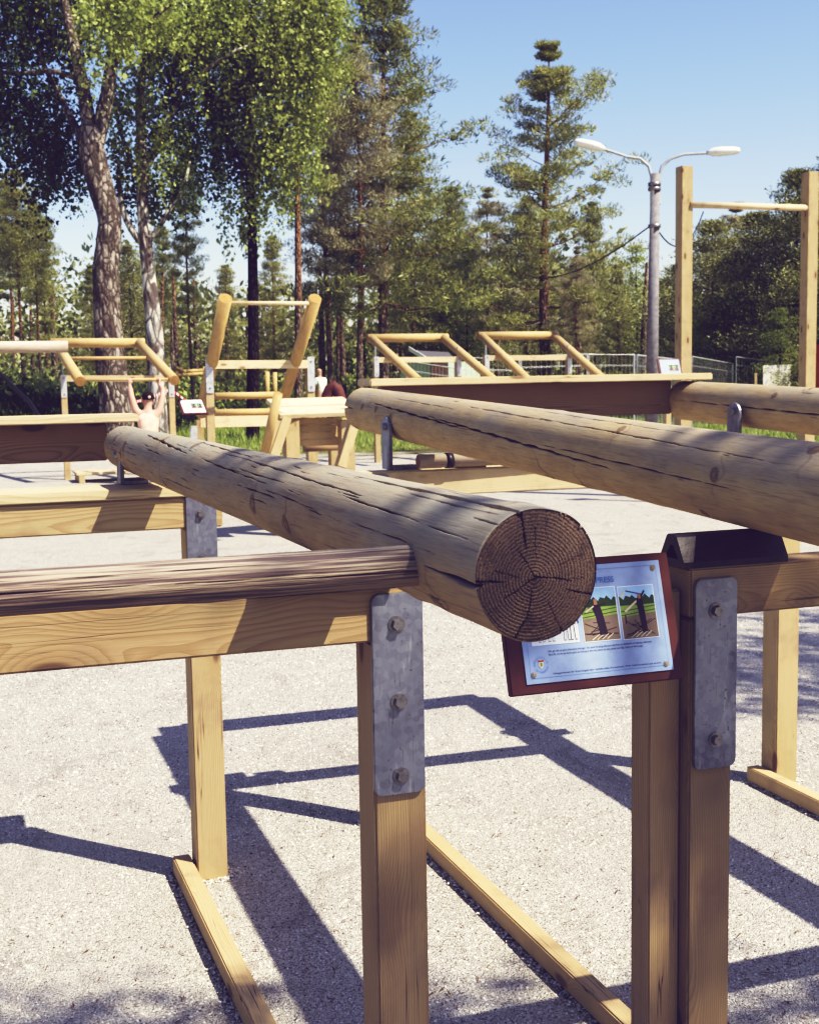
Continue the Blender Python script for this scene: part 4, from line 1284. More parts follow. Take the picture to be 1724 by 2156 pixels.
# red and white barrier tape
tp = [at(352 + 0, 822, 24), at(345, 826, 23.8), at(330, 832, 23.6), at(312, 838, 23.4), at(300, 843, 23.2), at(285, 846, 23.1)]
V = []; Fc = []; mi = []
full = tp[::-1] + [at(372, 828, 24.2), at(400, 850, 24.6), at(440, 862, 25), at(480, 866, 25.5)]
for k in range(len(full) - 1):
    for j in range(6):
        a = full[k].lerp(full[k + 1], j / 6); V += [tuple(a - Zv * .022), tuple(a + Zv * (.022))]
V += [tuple(full[-1] - Zv * .035), tuple(full[-1] + Zv * .035)]
for k in range(len(V) // 2 - 1): Fc.append((2 * k, 2 * k + 2, 2 * k + 3, 2 * k + 1)); mi.append(k % 2)
me = bpy.data.meshes.new('tape'); me.from_pydata(V, [], Fc); me.materials.append(M['white']); me.materials.append(simple_mat('tape_red', (.65, .04, .04), .5)); me.polygons.foreach_set('material_index', mi)
o_ = mesh_obj('barrier_tape', me, None); tag(o_, 'red and white barrier tape stretched across the grass', 'tape')

# curved brown seat behind the bench
o_ = tube('curved_stump', [at(684, 865, 18), at(688, 835, 18), at(694, 820, 18), at(703, 814, 18), at(711, 822, 18), at(719, 842, 18), at(724, 865, 18)], [.07, .075, .08, .09, .085, .075, .07], simple_mat('dark_red_wood', (.14, .06, .05), .7), None, 14)
tag(o_, 'curved dark red brown wooden hoop behind the slatted bench', 'hoop')

# ------------------------------------------------------------------ people
def skin_body(name, joints, edges, mat, parent, sub=2):
    me = bpy.data.meshes.new(name)
    keys = list(joints)
    me.from_pydata([joints[k][0] for k in keys], [(keys.index(a), keys.index(b)) for a, b in edges], [])
    ob = bpy.data.objects.new(name, me); col.objects.link(ob)
    sk = ob.modifiers.new('s', 'SKIN'); sk.use_smooth_shade = True
    lay = me.skin_vertices[0] if me.skin_vertices else None
    for i, k in enumerate(keys):
        r = joints[k][1]
        me.skin_vertices[0].data[i].radius = r if isinstance(r, tuple) else (r, r)
        me.skin_vertices[0].data[i].use_root = (i == 0)
    sb = ob.modifiers.new('d', 'SUBSURF'); sb.levels = sub; sb.render_levels = sub
    dg = bpy.context.evaluated_depsgraph_get(); dg.update()
    m2_ = bpy.data.meshes.new_from_object(ob.evaluated_get(dg))
    bpy.data.objects.remove(ob)
    return mesh_obj(name, m2_, mat, parent, WM[parent], smooth=True)


def ball(name, c, rx, ry, rz, mat, parent, cut=None):
    bm = bmesh.new()
    bmesh.ops.create_uvsphere(bm, u_segments=20, v_segments=14, radius=1.0)
    for v in bm.verts: v.co = Vector((c[0] + v.co.x * rx, c[1] + v.co.y * ry, c[2] + v.co.z * rz))
    if cut is not None:
        bmesh.ops.delete(bm, geom=[v for v in bm.verts if v.co.z < cut], context='VERTS')
    for f in bm.faces: f.smooth = True
    return mesh_obj(name, bm_mesh(bm), mat, parent, WM[parent])


skinm = simple_mat('skin', (0.56, 0.36, 0.27), .55, 0, .1, 8)
skinm.node_tree.nodes['Principled BSDF'].inputs['Subsurface Weight'].default_value = 0.1
peach = simple_mat('peach_cloth', (0.98, 0.62, 0.46), .85, 0, .35, 16)
dark = simple_mat('dark_cloth', (0.02, 0.015, 0.02), .85, 0, .2, 20)
shirtw = simple_mat('white_cloth', (0.80, 0.80, 0.78), .85, 0, .06, 12)
shorts = simple_mat('grey_cloth', (0.42, 0.42, 0.44), .85, 0, .2, 20)


def hand(J, E, wrist, key, dirv, side, curl):
    """palm plus five finger chains; dirv palm direction, side thumb side, curl finger closing direction"""
    wv = Vector(wrist); dv = Vector(dirv).normalized(); sv = Vector(side).normalized(); cv = Vector(curl).normalized()
    J[key + 'palm'] = (tuple(wv + dv * .055), (.032, .020)); E.append((key + 'wr', key + 'palm'))
    for i, (o_, ln) in enumerate(((-.030, .030), (-.010, .036), (.010, .038), (.030, .033))):
        a = wv + dv * .09 + sv * -o_; b = a + dv * ln * .5 + cv * ln * .8; c = b + cv * ln * .7 - dv * ln * .5
        J[key + f'f{i}a'] = (tuple(a), .0095); J[key + f'f{i}b'] = (tuple(b), .009); J[key + f'f{i}c'] = (tuple(c), .008)
        E += [(key + 'palm', key + f'f{i}a'), (key + f'f{i}a', key + f'f{i}b'), (key + f'f{i}b', key + f'f{i}c')]
    a = wv + dv * .04 + sv * .035; b = a + dv * .02 + cv * .03
    J[key + 'ta'] = (tuple(a), .012); J[key + 'tb'] = (tuple(b), .010)
    E += [(key + 'palm', key + 'ta'), (key + 'ta', key + 'tb')]


# person hanging from the bar, seen from behind. local frame: x right, y away, z up, origin on the ground under the hips
bar_l, bar_r = at(275, 800, 19.35), at(336, 800, 19.5)
mid = (bar_l + bar_r) / 2
gz = tz(mid.x, mid.y)
pr1 = empty('person', Vector((mid.x + .06, mid.y - 0.18, gz)), 'person in a black cap and peach top hanging by both hands from the low bar', 'person', rz=D2R(12))
BH = mid.z - gz           # bar height
hw = (bar_r - bar_l).length / 2
hz = BH - 0.47            # shoulder height
J = {'pel': ((0.02, -.10, hz - .50), (.15, .11)), 'sp': ((0, -.07, hz - .30), (.115, .09)), 'ch': ((0, -.04, hz - .12), (.135, .095)), 'nk': ((0.0, -.02, hz + .02), (.06, .06)), 'hd0': ((0.01, .0, hz + .09), (.066, .072)), 'hd1': ((0.015, .01, hz + .18), (.076, .090)), 'hd2': ((0.015, .01, hz + .245), (.055, .068))}
E_ = [('pel', 'sp'), ('sp', 'ch'), ('ch', 'nk'), ('nk', 'hd0'), ('hd0', 'hd1'), ('hd1', 'hd2')]
for s_, k in ((-1, 'l'), (1, 'r')):
    J[k + 'sh'] = ((s_ * .17, -.03, hz + .0), .062); J[k + 'el'] = ((s_ * .225, .03, hz + .22), .044); J[k + 'fa'] = ((s_ * .24, .10, hz + .33), .042)
    J[k + 'wr'] = ((s_ * hw - .03, .17, BH - .075), (.030, .024))
    E_ += [('ch', k + 'sh'), (k + 'sh', k + 'el'), (k + 'el', k + 'fa'), (k + 'fa', k + 'wr')]
    hand(J, E_, J[k + 'wr'][0], k, (0, 0.05, 1), (-s_, 0, 0), (0, 1, 0))
    J[k + 'hip'] = ((s_ * .10, -.08, hz - .56), .085); J[k + 'kn'] = ((s_ * .13, .28, hz - .70), .062); J[k + 'ca'] = ((s_ * .13, .18, hz - .88), .056)
    J[k + 'an'] = ((s_ * .12, .06, 0.10), .038); J[k + 'to'] = ((s_ * .13, .24, 0.04), (.042, .03))
    E_ += [('pel', k + 'hip'), (k + 'hip', k + 'kn'), (k + 'kn', k + 'ca'), (k + 'ca', k + 'an'), (k + 'an', k + 'to')]
body1 = skin_body('body', J, E_, skinm, pr1)
JS = {k: J[k] for k in ('pel', 'sp', 'ch')}
JS = {'pel': (J['pel'][0], (.165, .125)), 'sp': (J['sp'][0], (.138, .108)), 'ch': (J['ch'][0], (.155, .112)), 'nk': ((0, -.025, hz + .03), (.075, .07)), 'lsh': ((-.16, -.03, hz - .005), .075), 'rsh': ((.16, -.03, hz - .005), .075)}
skin_body('top', JS, [('pel', 'sp'), ('sp', 'ch'), ('ch', 'nk'), ('ch', 'lsh'), ('ch', 'rsh')], peach, pr1)
JT = {'pel': ((0.02, -.10, hz - .50), (.16, .13)), 'lh': ((-.10, -.07, hz - .57), .10), 'rh': ((.12, -.07, hz - .57), .10), 'lk': ((-.12, .18, hz - .66), .080), 'rk': ((.13, .18, hz - .66), .080)}
skin_body('shorts', JT, [('pel', 'lh'), ('pel', 'rh'), ('lh', 'lk'), ('rh', 'rk')], dark, pr1)
capo = ball('cap', (.015, .005, hz + .215), .093, .108, .088, dark, pr1, cut=hz + .175)
ball('cap_badge', (.03, -.098, hz + .215), .022, .012, .022, peach, capo)
for s_ in (-1, 1): ball('ear', (.015 + s_ * .083, .01, hz + .155), .014, .022, .030, skinm, pr1)

# standing man far off
q = at(666, 790, 38); gz = tz(q.x, q.y)
pr2 = empty('person', Vector((q.x + .12, q.y, gz)), 'man in a white t-shirt and grey shorts standing with folded arms among the pines', 'person', rz=D2R(55))
J = {'pel': ((0, 0, .95), (.15, .12)), 'sp': ((0, 0, 1.14), (.14, .115)), 'ch': ((0, 0, 1.34), (.17, .12)), 'nk': ((0, .02, 1.50), (.06, .06)), 'hd0': ((0, .04, 1.58), (.068, .078)), 'hd1': ((0, .045, 1.68), (.078, .095)), 'hd2': ((0, .035, 1.76), (.06, .07))}
E_ = [('pel', 'sp'), ('sp', 'ch'), ('ch', 'nk'), ('nk', 'hd0'), ('hd0', 'hd1'), ('hd1', 'hd2')]
for s_, k in ((-1, 'l'), (1, 'r')):
    J[k + 'sh'] = ((s_ * .18, 0, 1.44), .065); J[k + 'el'] = ((s_ * .23, .08, 1.17), .048); J[k + 'wr'] = ((-s_ * .04, .24, 1.24 + .03 * s_), (.032, .026))
    E_ += [('ch', k + 'sh'), (k + 'sh', k + 'el'), (k + 'el', k + 'wr')]
    hand(J, E_, J[k + 'wr'][0], k, (-s_, 0.1, 0.1), (0, 0, 1), (0, -1, 0))
    J[k + 'hip'] = ((s_ * .10, 0, .86), .09); J[k + 'kn'] = ((s_ * .12, .02, .50), .062); J[k + 'ca'] = ((s_ * .12, -.02, .34), .056); J[k + 'an'] = ((s_ * .12, 0, .09), .04); J[k + 'to'] = ((s_ * .14, .17, .04), (.045, .03))
    E_ += [('pel', k + 'hip'), (k + 'hip', k + 'kn'), (k + 'kn', k + 'ca'), (k + 'ca', k + 'an'), (k + 'an', k + 'to')]
skin_body('body', J, E_, skinm, pr2)
JS = {'pel': ((0, 0, .98), (.17, .14)), 'sp': ((0, 0, 1.14), (.165, .14)), 'ch': ((0, 0, 1.34), (.19, .14)), 'nk': ((0, .02, 1.46), (.075, .07)), 'lsh': ((-.18, 0, 1.43), .082), 'rsh': ((.18, 0, 1.43), .082), 'lel': ((-.225, .06, 1.26), .07), 'rel': ((.225, .06, 1.26), .07)}
skin_body('t_shirt', JS, [('pel', 'sp'), ('sp', 'ch'), ('ch', 'nk'), ('ch', 'lsh'), ('ch', 'rsh'), ('lsh', 'lel'), ('rsh', 'rel')], shirtw, pr2)
JT = {'pel': ((0, 0, .94), (.16, .13)), 'lh': ((-.10, 0, .84), .105), 'rh': ((.10, 0, .84), .105), 'lk': ((-.12, .01, .56), .088), 'rk': ((.12, .01, .56), .088)}
skin_body('shorts', JT, [('pel', 'lh'), ('pel', 'rh'), ('lh', 'lk'), ('rh', 'rk')], shorts, pr2)

# ================================================================== vegetation
def leaf_mat(name, stops, trans=0.35, trc=(0.25, 0.35, 0.05)):
    t = NT(name)
    g = t.add('ShaderNodeNewGeometry')
    oi = t.add('ShaderNodeObjectInfo')
    n = t.noise(g.outputs['Position'], 0.9, 3)
    f = t.math('ADD', t.math('MULTIPLY', g.outputs['Random Per Island'], 0.6), t.math('MULTIPLY', n, 0.5))
    f = t.math('ADD', f, t.math('MULTIPLY', t.math('SUBTRACT', oi.outputs['Random'], 0.5), 0.25), clamp=True)
    c = t.ramp(f, stops)
    t.done(c, 0.6, spec=0.25)
    tr = t.add('ShaderNodeBsdfTranslucent'); t.l.new(t.mix(0.5, c, trc), tr.inputs[0])
    mx = t.add('ShaderNodeMixShader'); mx.inputs[0].default_value = trans
    t.l.new(t.b.outputs[0], mx.inputs[1]); t.l.new(tr.outputs[0], mx.inputs[2]); t.l.new(mx.outputs[0], t.out.inputs[0])
    return t.m


def bark_mat(name, low, high=None, patch=None, zc=5.0, scale=9.0, bump=0.9):
    t = NT(name)
    tc = t.add('ShaderNodeTexCoord'); v = tc.outputs['Object']
    n = t.noise(t.mapping(v, (1, 1, .35)), scale, 6, .65, .8)
    vo = t.add('ShaderNodeTexVoronoi', i_Scale=scale * 1.3, distance='EUCLIDEAN', feature='DISTANCE_TO_EDGE'); t.l.new(t.mapping(v, (1, 1, .4)), vo.inputs['Vector'])
    c = t.mix(t.step(n, .35, .7), low, tuple(x * .3 for x in low))
    if high:
        s_ = t.add('ShaderNodeSeparateXYZ'); t.l.new(v, s_.inputs[0])
        c = t.mix(t.step(t.math('ADD', s_.outputs[2], t.math('MULTIPLY', n, 3.0)), zc, zc + 4), c, t.mix(t.step(n, .4, .7), high, tuple(x * .5 for x in high)))
    if patch:
        n2 = t.noise(t.mapping(v, (1, 1, .5)), scale * .5, 5, .6, 1.0)
        c = t.mix(t.step(n2, .47, .56), c, patch)
    c = t.mix(t.step(vo.outputs['Distance'], .12, .02), c, tuple(x * .22 for x in low))
    h = t.math('ADD', n, t.math('MULTIPLY', vo.outputs['Distance'], 1.5))
    return t.done(c, .9, t.bump(h, bump, .05), spec=.1)


M['needle'] = leaf_mat('pine_needles', [(0.1, (0.10, 0.12, 0.06)), (0.45, (0.29, 0.31, 0.15)), (0.8, (0.54, 0.53, 0.29)), (1.0, (0.62, 0.55, 0.38))], 0.3, (0.42, 0.46, 0.18))
M['needle_grey'] = leaf_mat('dry_needles', [(0.1, (0.18, 0.17, 0.12)), (0.5, (0.44, 0.42, 0.30)), (1.0, (0.66, 0.60, 0.48))], 0.3, (0.55, 0.52, 0.34))
M['needle_dark'] = leaf_mat('dark_needles', [(0.1, (0.08, 0.09, 0.05)), (0.5, (0.28, 0.30, 0.15)), (1.0, (0.62, 0.59, 0.34))], 0.2, (0.2, 0.22, 0.06))
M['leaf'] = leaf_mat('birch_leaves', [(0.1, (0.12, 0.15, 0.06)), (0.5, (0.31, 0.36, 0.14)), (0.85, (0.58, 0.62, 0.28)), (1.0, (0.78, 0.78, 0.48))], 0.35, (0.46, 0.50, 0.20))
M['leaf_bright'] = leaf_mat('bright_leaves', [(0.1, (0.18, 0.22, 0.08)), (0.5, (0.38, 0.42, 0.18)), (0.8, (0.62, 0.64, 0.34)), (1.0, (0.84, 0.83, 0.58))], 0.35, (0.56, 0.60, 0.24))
M['leaf_dark'] = leaf_mat('shade_toned_leaves', [(0.1, (0.03, 0.045, 0.02)), (0.5, (0.07, 0.10, 0.03)), (1.0, (0.18, 0.23, 0.06))], 0.25, (0.2, 0.26, 0.06))  # darker copy of the leaf greens, shade put into the colour
M['bark_pine'] = bark_mat('pine_bark', (0.38, 0.31, 0.27), (0.50, 0.31, 0.20), zc=4.0)
M['bark_birch'] = bark_mat('birch_bark', (0.78, 0.74, 0.66), None, (0.16, 0.13, 0.12), scale=4.0)
M['bark_rough'] = bark_mat('rough_bark', (0.44, 0.39, 0.33), None, (0.13, 0.105, 0.09), scale=7.5, bump=1.0)
M['bark_dark'] = bark_mat('dark_bark', (0.07, 0.055, 0.055), None)


def leaf_quads(rs, C, S, n, w, l, up=0.4, droop=0.0):
    """n leaves round each centre C (N,3) with spread S (N,3)"""
    N = len(C)
    g = rs.normal(size=(N, n, 3))
    g /= np.maximum(1, np.linalg.norm(g, axis=2, keepdims=True) / 1.6)
    pos = C[:, None, :] + g * S[:, None, :]
    pos = pos.reshape(-1, 3); K = len(pos)
    d = rs.normal(size=(K, 3)); d[:, 2] += up * 2 - droop * 3
    d += 0.9 * g.reshape(-1, 3)
    d /= np.linalg.norm(d, axis=1, keepdims=True) + 1e-9
    q = rs.normal(size=(K, 3)); s_ = np.cross(d, q); s_ /= np.linalg.norm(s_, axis=1, keepdims=True) + 1e-9
    zz_ = .45 + 1.1 * rs.random(K) ** 1.5; L = (l * zz_ * rs.uniform(.85, 1.15, K))[:, None]; Wd = (w * zz_ * rs.uniform(.8, 1.2, K))[:, None]
    a = pos - s_ * Wd * .5; b = pos + s_ * Wd * .5
    V = np.stack([a - d * L * .1, b - d * L * .1, b * .5 + pos * .5 + d * L, a * .5 + pos * .5 + d * L], 1)
    V[:, 0] = pos - d * L * .5; V[:, 1] = pos + s_ * Wd * .5; V[:, 2] = pos + d * L * .5; V[:, 3] = pos - s_ * Wd * .5
    return V.reshape(-1, 3), np.arange(K * 4).reshape(-1, 4)


def join(parts):
    V = []; F = []; o_ = 0
    for v, f in parts:
        V.append(v); F.append(f + o_); o_ += len(v)
    return np.concatenate(V), np.concatenate(F)


def pine_arrays(seed, h, c0, rad, nwh=26, per=5, leaves=20, shape='pine', lean=0.0, clump=0.34, lw=0.05, ll=0.22, sparse=0.0, tr=0.2, tier=(.7, 1.1), flat=.42, cden=1.9):
    """returns trunk (V,F), branch (V,F), crown (V,F); z from 0 to h"""
    rs = np.random.default_rng(seed)
    tp_ = []; k_ = 14
    for i in range(k_):
        t = i / (k_ - 1)
        tp_.append((lean * t * h * .06 + .10 * math.sin(t * 5 + seed), .10 * math.sin(t * 4 + seed * 2), h * t))
    trr = [tr * (1 - .93 * (i / (k_ - 1)) ** 1.1) for i in range(k_)]
    trr[0] *= 1.2
    trunk = tube_arrays(tp_, trr, 12)
    def axis(z):
        t = z / h * (k_ - 1); i = min(int(t), k_ - 2); f = t - i
        return np.array(tp_[i]) * (1 - f) + np.array(tp_[i + 1]) * f
    br = []; C = []; S = []
    for w_ in range(nwh):
        z = c0 * h + (h * .985 - c0 * h) * (w_ / (nwh - 1)) ** .92 + rs.uniform(-.15, .15)
        t = (z - c0 * h) / (h - c0 * h)
        prof = rad(t) * rs.uniform(*tier)
        a0 = rs.random() * 6.28
        for b in range(per):
            if rs.random() < sparse: continue
            a = a0 + b * 6.28 / per + rs.uniform(-.4, .4)
            L = prof * rs.uniform(.55, 1.12)
            if L < .12: L = .12
            base_ = axis(min(z, h * .98))
            up_ = .22 + .55 * t + rs.uniform(-.1, .15)
            npt = 5
            pts = []
            for i in range(npt):
                q = i / (npt - 1)
                pts.append((base_[0] + math.cos(a) * L * q, base_[1] + math.sin(a) * L * q, base_[2] + L * (up_ * q - .45 * (1 - t) * q * (1 - q) * 1.6)))
            br.append(tube_arrays(pts, [max(.007, .020 * L * .5 * (1 - .8 * i / (npt - 1))) for i in range(npt)], 4))
            nc = max(2, int(L * cden))
            for i in range(nc):
                q = .42 + .62 * (i + rs.random()) / nc; q = min(q, 1.0)
                p_ = np.array(pts[0]) * 0
                f = q * (npt - 1); i0 = min(int(f), npt - 2); f -= i0
                p_ = np.array(pts[i0]) * (1 - f) + np.array(pts[i0 + 1]) * f
                side = rs.normal(size=3) * np.array([.26, .26, .06]) * L * .45
                C.append(p_ + side + np.array([0, 0, .05])); sc = clump * rs.uniform(.6, 1.2) * min(1, .4 + L * .45)
                S.append((sc, sc, sc * flat))
    crown = leaf_quads(rs, np.array(C), np.array(S), leaves, lw, ll, up=.5)
    return join([trunk] + br), None, crown


def make_tree(name, base, arrays, mats, label, cat='tree', group=None, yaw=0.0, sc=(1, 1, 1)):
    e = empty(name, base, label, cat, group)
    Mx = Matrix.Translation(base) @ Matrix.Rotation(yaw, 4, 'Z') @ Matrix.Diagonal((*sc, 1))
    for nm, a, m, sm in (('trunk', arrays[0], mats[0], True), ('branches', arrays[1], mats[1], True), ('crown', arrays[2], mats[2], False)):
        if a is None: continue
        me = a if isinstance(a, bpy.types.Mesh) else np_mesh(nm, a[0], a[1], sm)
        ob = mesh_obj(nm, me, None if isinstance(a, bpy.types.Mesh) else m, e, Mx)
    return e


def ground_at(px, z):
    p = P(px, 800, z); return Vector((p.x, p.y, tz(p.x, p.y) - .05))


def conic(t): return 3.3 * (1 - t) ** .75 + .25
def scots(t): return 3.4 * math.sin(min(1, (t * .9 + .18)) * math.pi) ** .8 * (1 - .35 * t) + .25
def narrow(t): return 1.9 * (1 - t) ** .6 * (.6 + .8 * t) + .3
def broad(t): return 4.0 * (1 - t ** 2.2) + .3


# --- the big single pine right of the middle (photo top 100, z 46)
zT = 46.0
def bigpine(t):
    # wide tiers below, waist, small top; matches the layered outline
    prof = [(0, 3.0), (.12, 3.9), (.25, 4.2), (.38, 3.7), (.5, 2.7), (.58, 3.1), (.66, 2.0), (.74, 2.1), (.82, 1.35), (.9, .85), (.96, .5), (1, .15)]
    for (a, ra_), (b, rb2) in zip(prof, prof[1:]):
        if t <= b: return ra_ + (rb2 - ra_) * (t - a) / (b - a)
    return .3
base = ground_at(1152, zT); Htree = P(1150, 112, zT).z - base.z
make_tree('pine_tree', base, pine_arrays(3, Htree, .16, bigpine, 21, 7, 180, clump=.35, lw=.030, ll=.17, sparse=.22, tr=.24, tier=(.5, 1.08), flat=.38), (M['bark_pine'], M['bark_pine'], M['needle']),
          'tall layered pine standing alone against the sky left of the street lamp')

VAR = {}
def var_mesh(key, arrays, mats):
    ms = []
    for nm, a, m, sm in (('trunk', arrays[0], mats[0], True), ('crown', arrays[2], mats[2], False)):
        me = np_mesh(nm, a[0], a[1], sm); me.materials.append(m); ms.append(me)
    VAR[key] = ms


var_mesh('a', pine_arrays(11, 16, .50, scots, 16, 6, 150, lw=.036, ll=.19, clump=.40, tier=(.55, 1.1), sparse=.1, tr=.19), (M['bark_pine'], M['bark_pine'], M['needle']))
var_mesh('b', pine_arrays(12, 16, .42, narrow, 17, 6, 145, lw=.036, ll=.19, clump=.38, tier=(.5, 1.1), sparse=.12, tr=.17), (M['bark_pine'], M['bark_pine'], M['needle']))
var_mesh('c', pine_arrays(13, 16, .26, conic, 22, 6, 130, lw=.036, ll=.19, clump=.40, tier=(.6, 1.1), sparse=.08, tr=.18), (M['bark_pine'], M['bark_pine'], M['needle']))
var_mesh('d', pine_arrays(14, 16, .36, scots, 17, 6, 145, lw=.036, ll=.19, clump=.38, tier=(.5, 1.1), sparse=.2, tr=.18), (M['bark_pine'], M['bark_pine'], M['needle_grey']))
var_mesh('e', pine_arrays(15, 16, .10, broad, 26, 7, 70, lw=.055, ll=.20, clump=.6, sparse=.05, tr=.2), (M['bark_dark'], M['bark_dark'], M['needle_dark']))
var_mesh('f', pine_arrays(16, 16, .12, broad, 22, 6, 40, lw=.10, ll=.15, clump=.55, sparse=.1, tr=.15), (M['bark_dark'], M['bark_dark'], M['leaf']))
var_mesh('g', pine_arrays(17, 16, .05, broad, 22, 6, 40, lw=.10, ll=.15, clump=.55, sparse=.1, tr=.15), (M['bark_dark'], M['bark_dark'], M['leaf_bright']))


def place(name, px, z, ytop, key, label, wx=1.0, group=None, yaw=None):
    """tree of a variant whose tip reaches photo row ytop"""
    b = ground_at(px, z); h = P(px, ytop, z).z - b.z
    s_ = h / 16
    e = empty(name, b, label, 'tree', group)
    Mx = Matrix.Translation(b) @ Matrix.Rotation(random.random() * 6.28 if yaw is None else yaw, 4, 'Z') @ Matrix.Diagonal((s_ * wx, s_ * wx, s_, 1))
    for nm, me in zip(('trunk', 'crown'), VAR[key]):
        ob = bpy.data.objects.new(nm, me); link(ob, Mx, e)
    return e


T = [  # name, px, z, top, variant, width, label
    ('pine_tree', 815, 42, -60, 'c', 1.15, 'tallest pine, its crown reaching the top of the picture left of the open sky'),
    ('pine_tree', 872, 47, 250, 'c', .95, 'bushy pine on the right shoulder of the tallest pine'),
    ('pine_tree', 760, 40, 90, 'd', .9, 'greyish pine with a thin dark trunk left of the tallest pine'),
    ('pine_tree', 630, 34, -150, 'a', .75, 'pine with a reddish trunk passing behind the upright log of the raised machine'),
    ('pine_tree', 692, 41, 180, 'd', .85, 'pine with dry grey twigs and a pale trunk above the man in white'),
    ('pine_tree', 405, 36, 330, 'b', .7, 'slim pine with a dark trunk right of the pale birch'),
    ('pine_tree', 712, 47, 330, 'b', .8, 'slim pine just right of the pine with dry grey twigs'),
    ('pine_tree', 52, 34, 350, 'a', .75, 'pine near the left edge above the grey round beam'),
    ('pine_tree', 88, 37, 420, 'a', .7, 'second pine from the left edge, behind the large rough trunk'),
    ('pine_tree', 30, 41, 370, 'a', .8, 'pine half hidden at the far left edge'),
    ('pine_tree', 104, 44, 470, 'b', .9, 'reddish pine between the left edge pines and the large rough trunk'),
    ('pine_tree', 480, 52, 560, 'c', 1.0, 'distant young pine left of the raised log machine'),
    ('pine_tree', 580, 50, 500, 'c', .9, 'distant young pine seen between the two raised logs'),
    ('pine_tree', 930, 50, 470, 'e', .8, 'dark bushy pine right of the tallest pine'),
    ('deciduous_tree', 985, 48, 520, 'f', .75, 'mid green leafy tree left of the layered pine'),
    ('pine_tree', 1030, 55, 400, 'd', 1.0, 'pale feathery pine just behind the left of the layered pine'),
    ('pine_tree', 1215, 44, 520, 'd', .9, 'greyish young pine at the right foot of the layered pine'),
    ('pine_tree', 1300, 50, 560, 'c', .9, 'young pine filling the gap left of the street lamp'),
    ('pine_tree', 1250, 62, 430, 'c', .9, 'taller pine behind the right side of the layered pine'),
    ('deciduous_tree', 1390, 52, 590, 'f', .75, 'leafy tree right behind the street lamp'),
    ('pine_tree', 1500, 43, 470, 'e', 1.5, 'dark spreading pine between the two square posts, on the left'),
    ('pine_tree', 1590, 40, 455, 'e', 1.5, 'dark spreading pine between the two square posts, in the middle'),
    ('pine_tree', 1668, 38, 368, 'e', 1.15, 'dark pine with the highest top left of the outer square post'),
    ('deciduous_tree', 1640, 36, 650, 'f', 1.1, 'mid green bushy tree below the dark pines at right'),
    ('pine_tree', 1745, 40, 340, 'e', 1.3, 'dark pine cut by the right edge of the picture'),
    ('deciduous_tree', 1470, 40, 670, 'f', 1.0, 'small mid green tree beside the first square post'),
    ('pine_tree', 280, 48, 520, 'e', .8, 'dark pine between the rough trunk and the pale birch'),
    ('pine_tree', 200, 55, 560, 'c', .9, 'distant pine behind the left lever machine'),
    ('pine_tree', 350, 58, 480, 'c', .9, 'distant pine behind the pale birch'),
    ('pine_tree', 1110, 58, 420, 'c', 1.1, 'distant pine right behind the trunk of the layered pine, on its left'),
    ('deciduous_tree', 1340, 58, 520, 'f', 1.0, 'pale leafy tree just left of the lamp pole'),
    ('pine_tree', 1425, 50, 560, 'e', 1.1, 'dark low pine between the lamp pole and the first square post'),
    ('pine_tree', 1545, 52, 430, 'd', 1.3, 'greyish tall pine behind the dark spreading pines'),
    ('pine_tree', 960, 62, 400, 'c', 1.2, 'distant pine left of the pale feathery pine'),
    ('pine_tree', 845, 60, 480, 'c', 1.0, 'distant pine behind the tallest pine, lower and bluer'),
]
for nm, px, z, yt, key, wx, lab in T:
    place(nm, px, z, yt, key, lab, wx)


# ---- the three leafy trees in front, with limbs and leaf masses in their real places
def pt_path(pts):
    return [P(x, y, z) for x, y, z in pts]


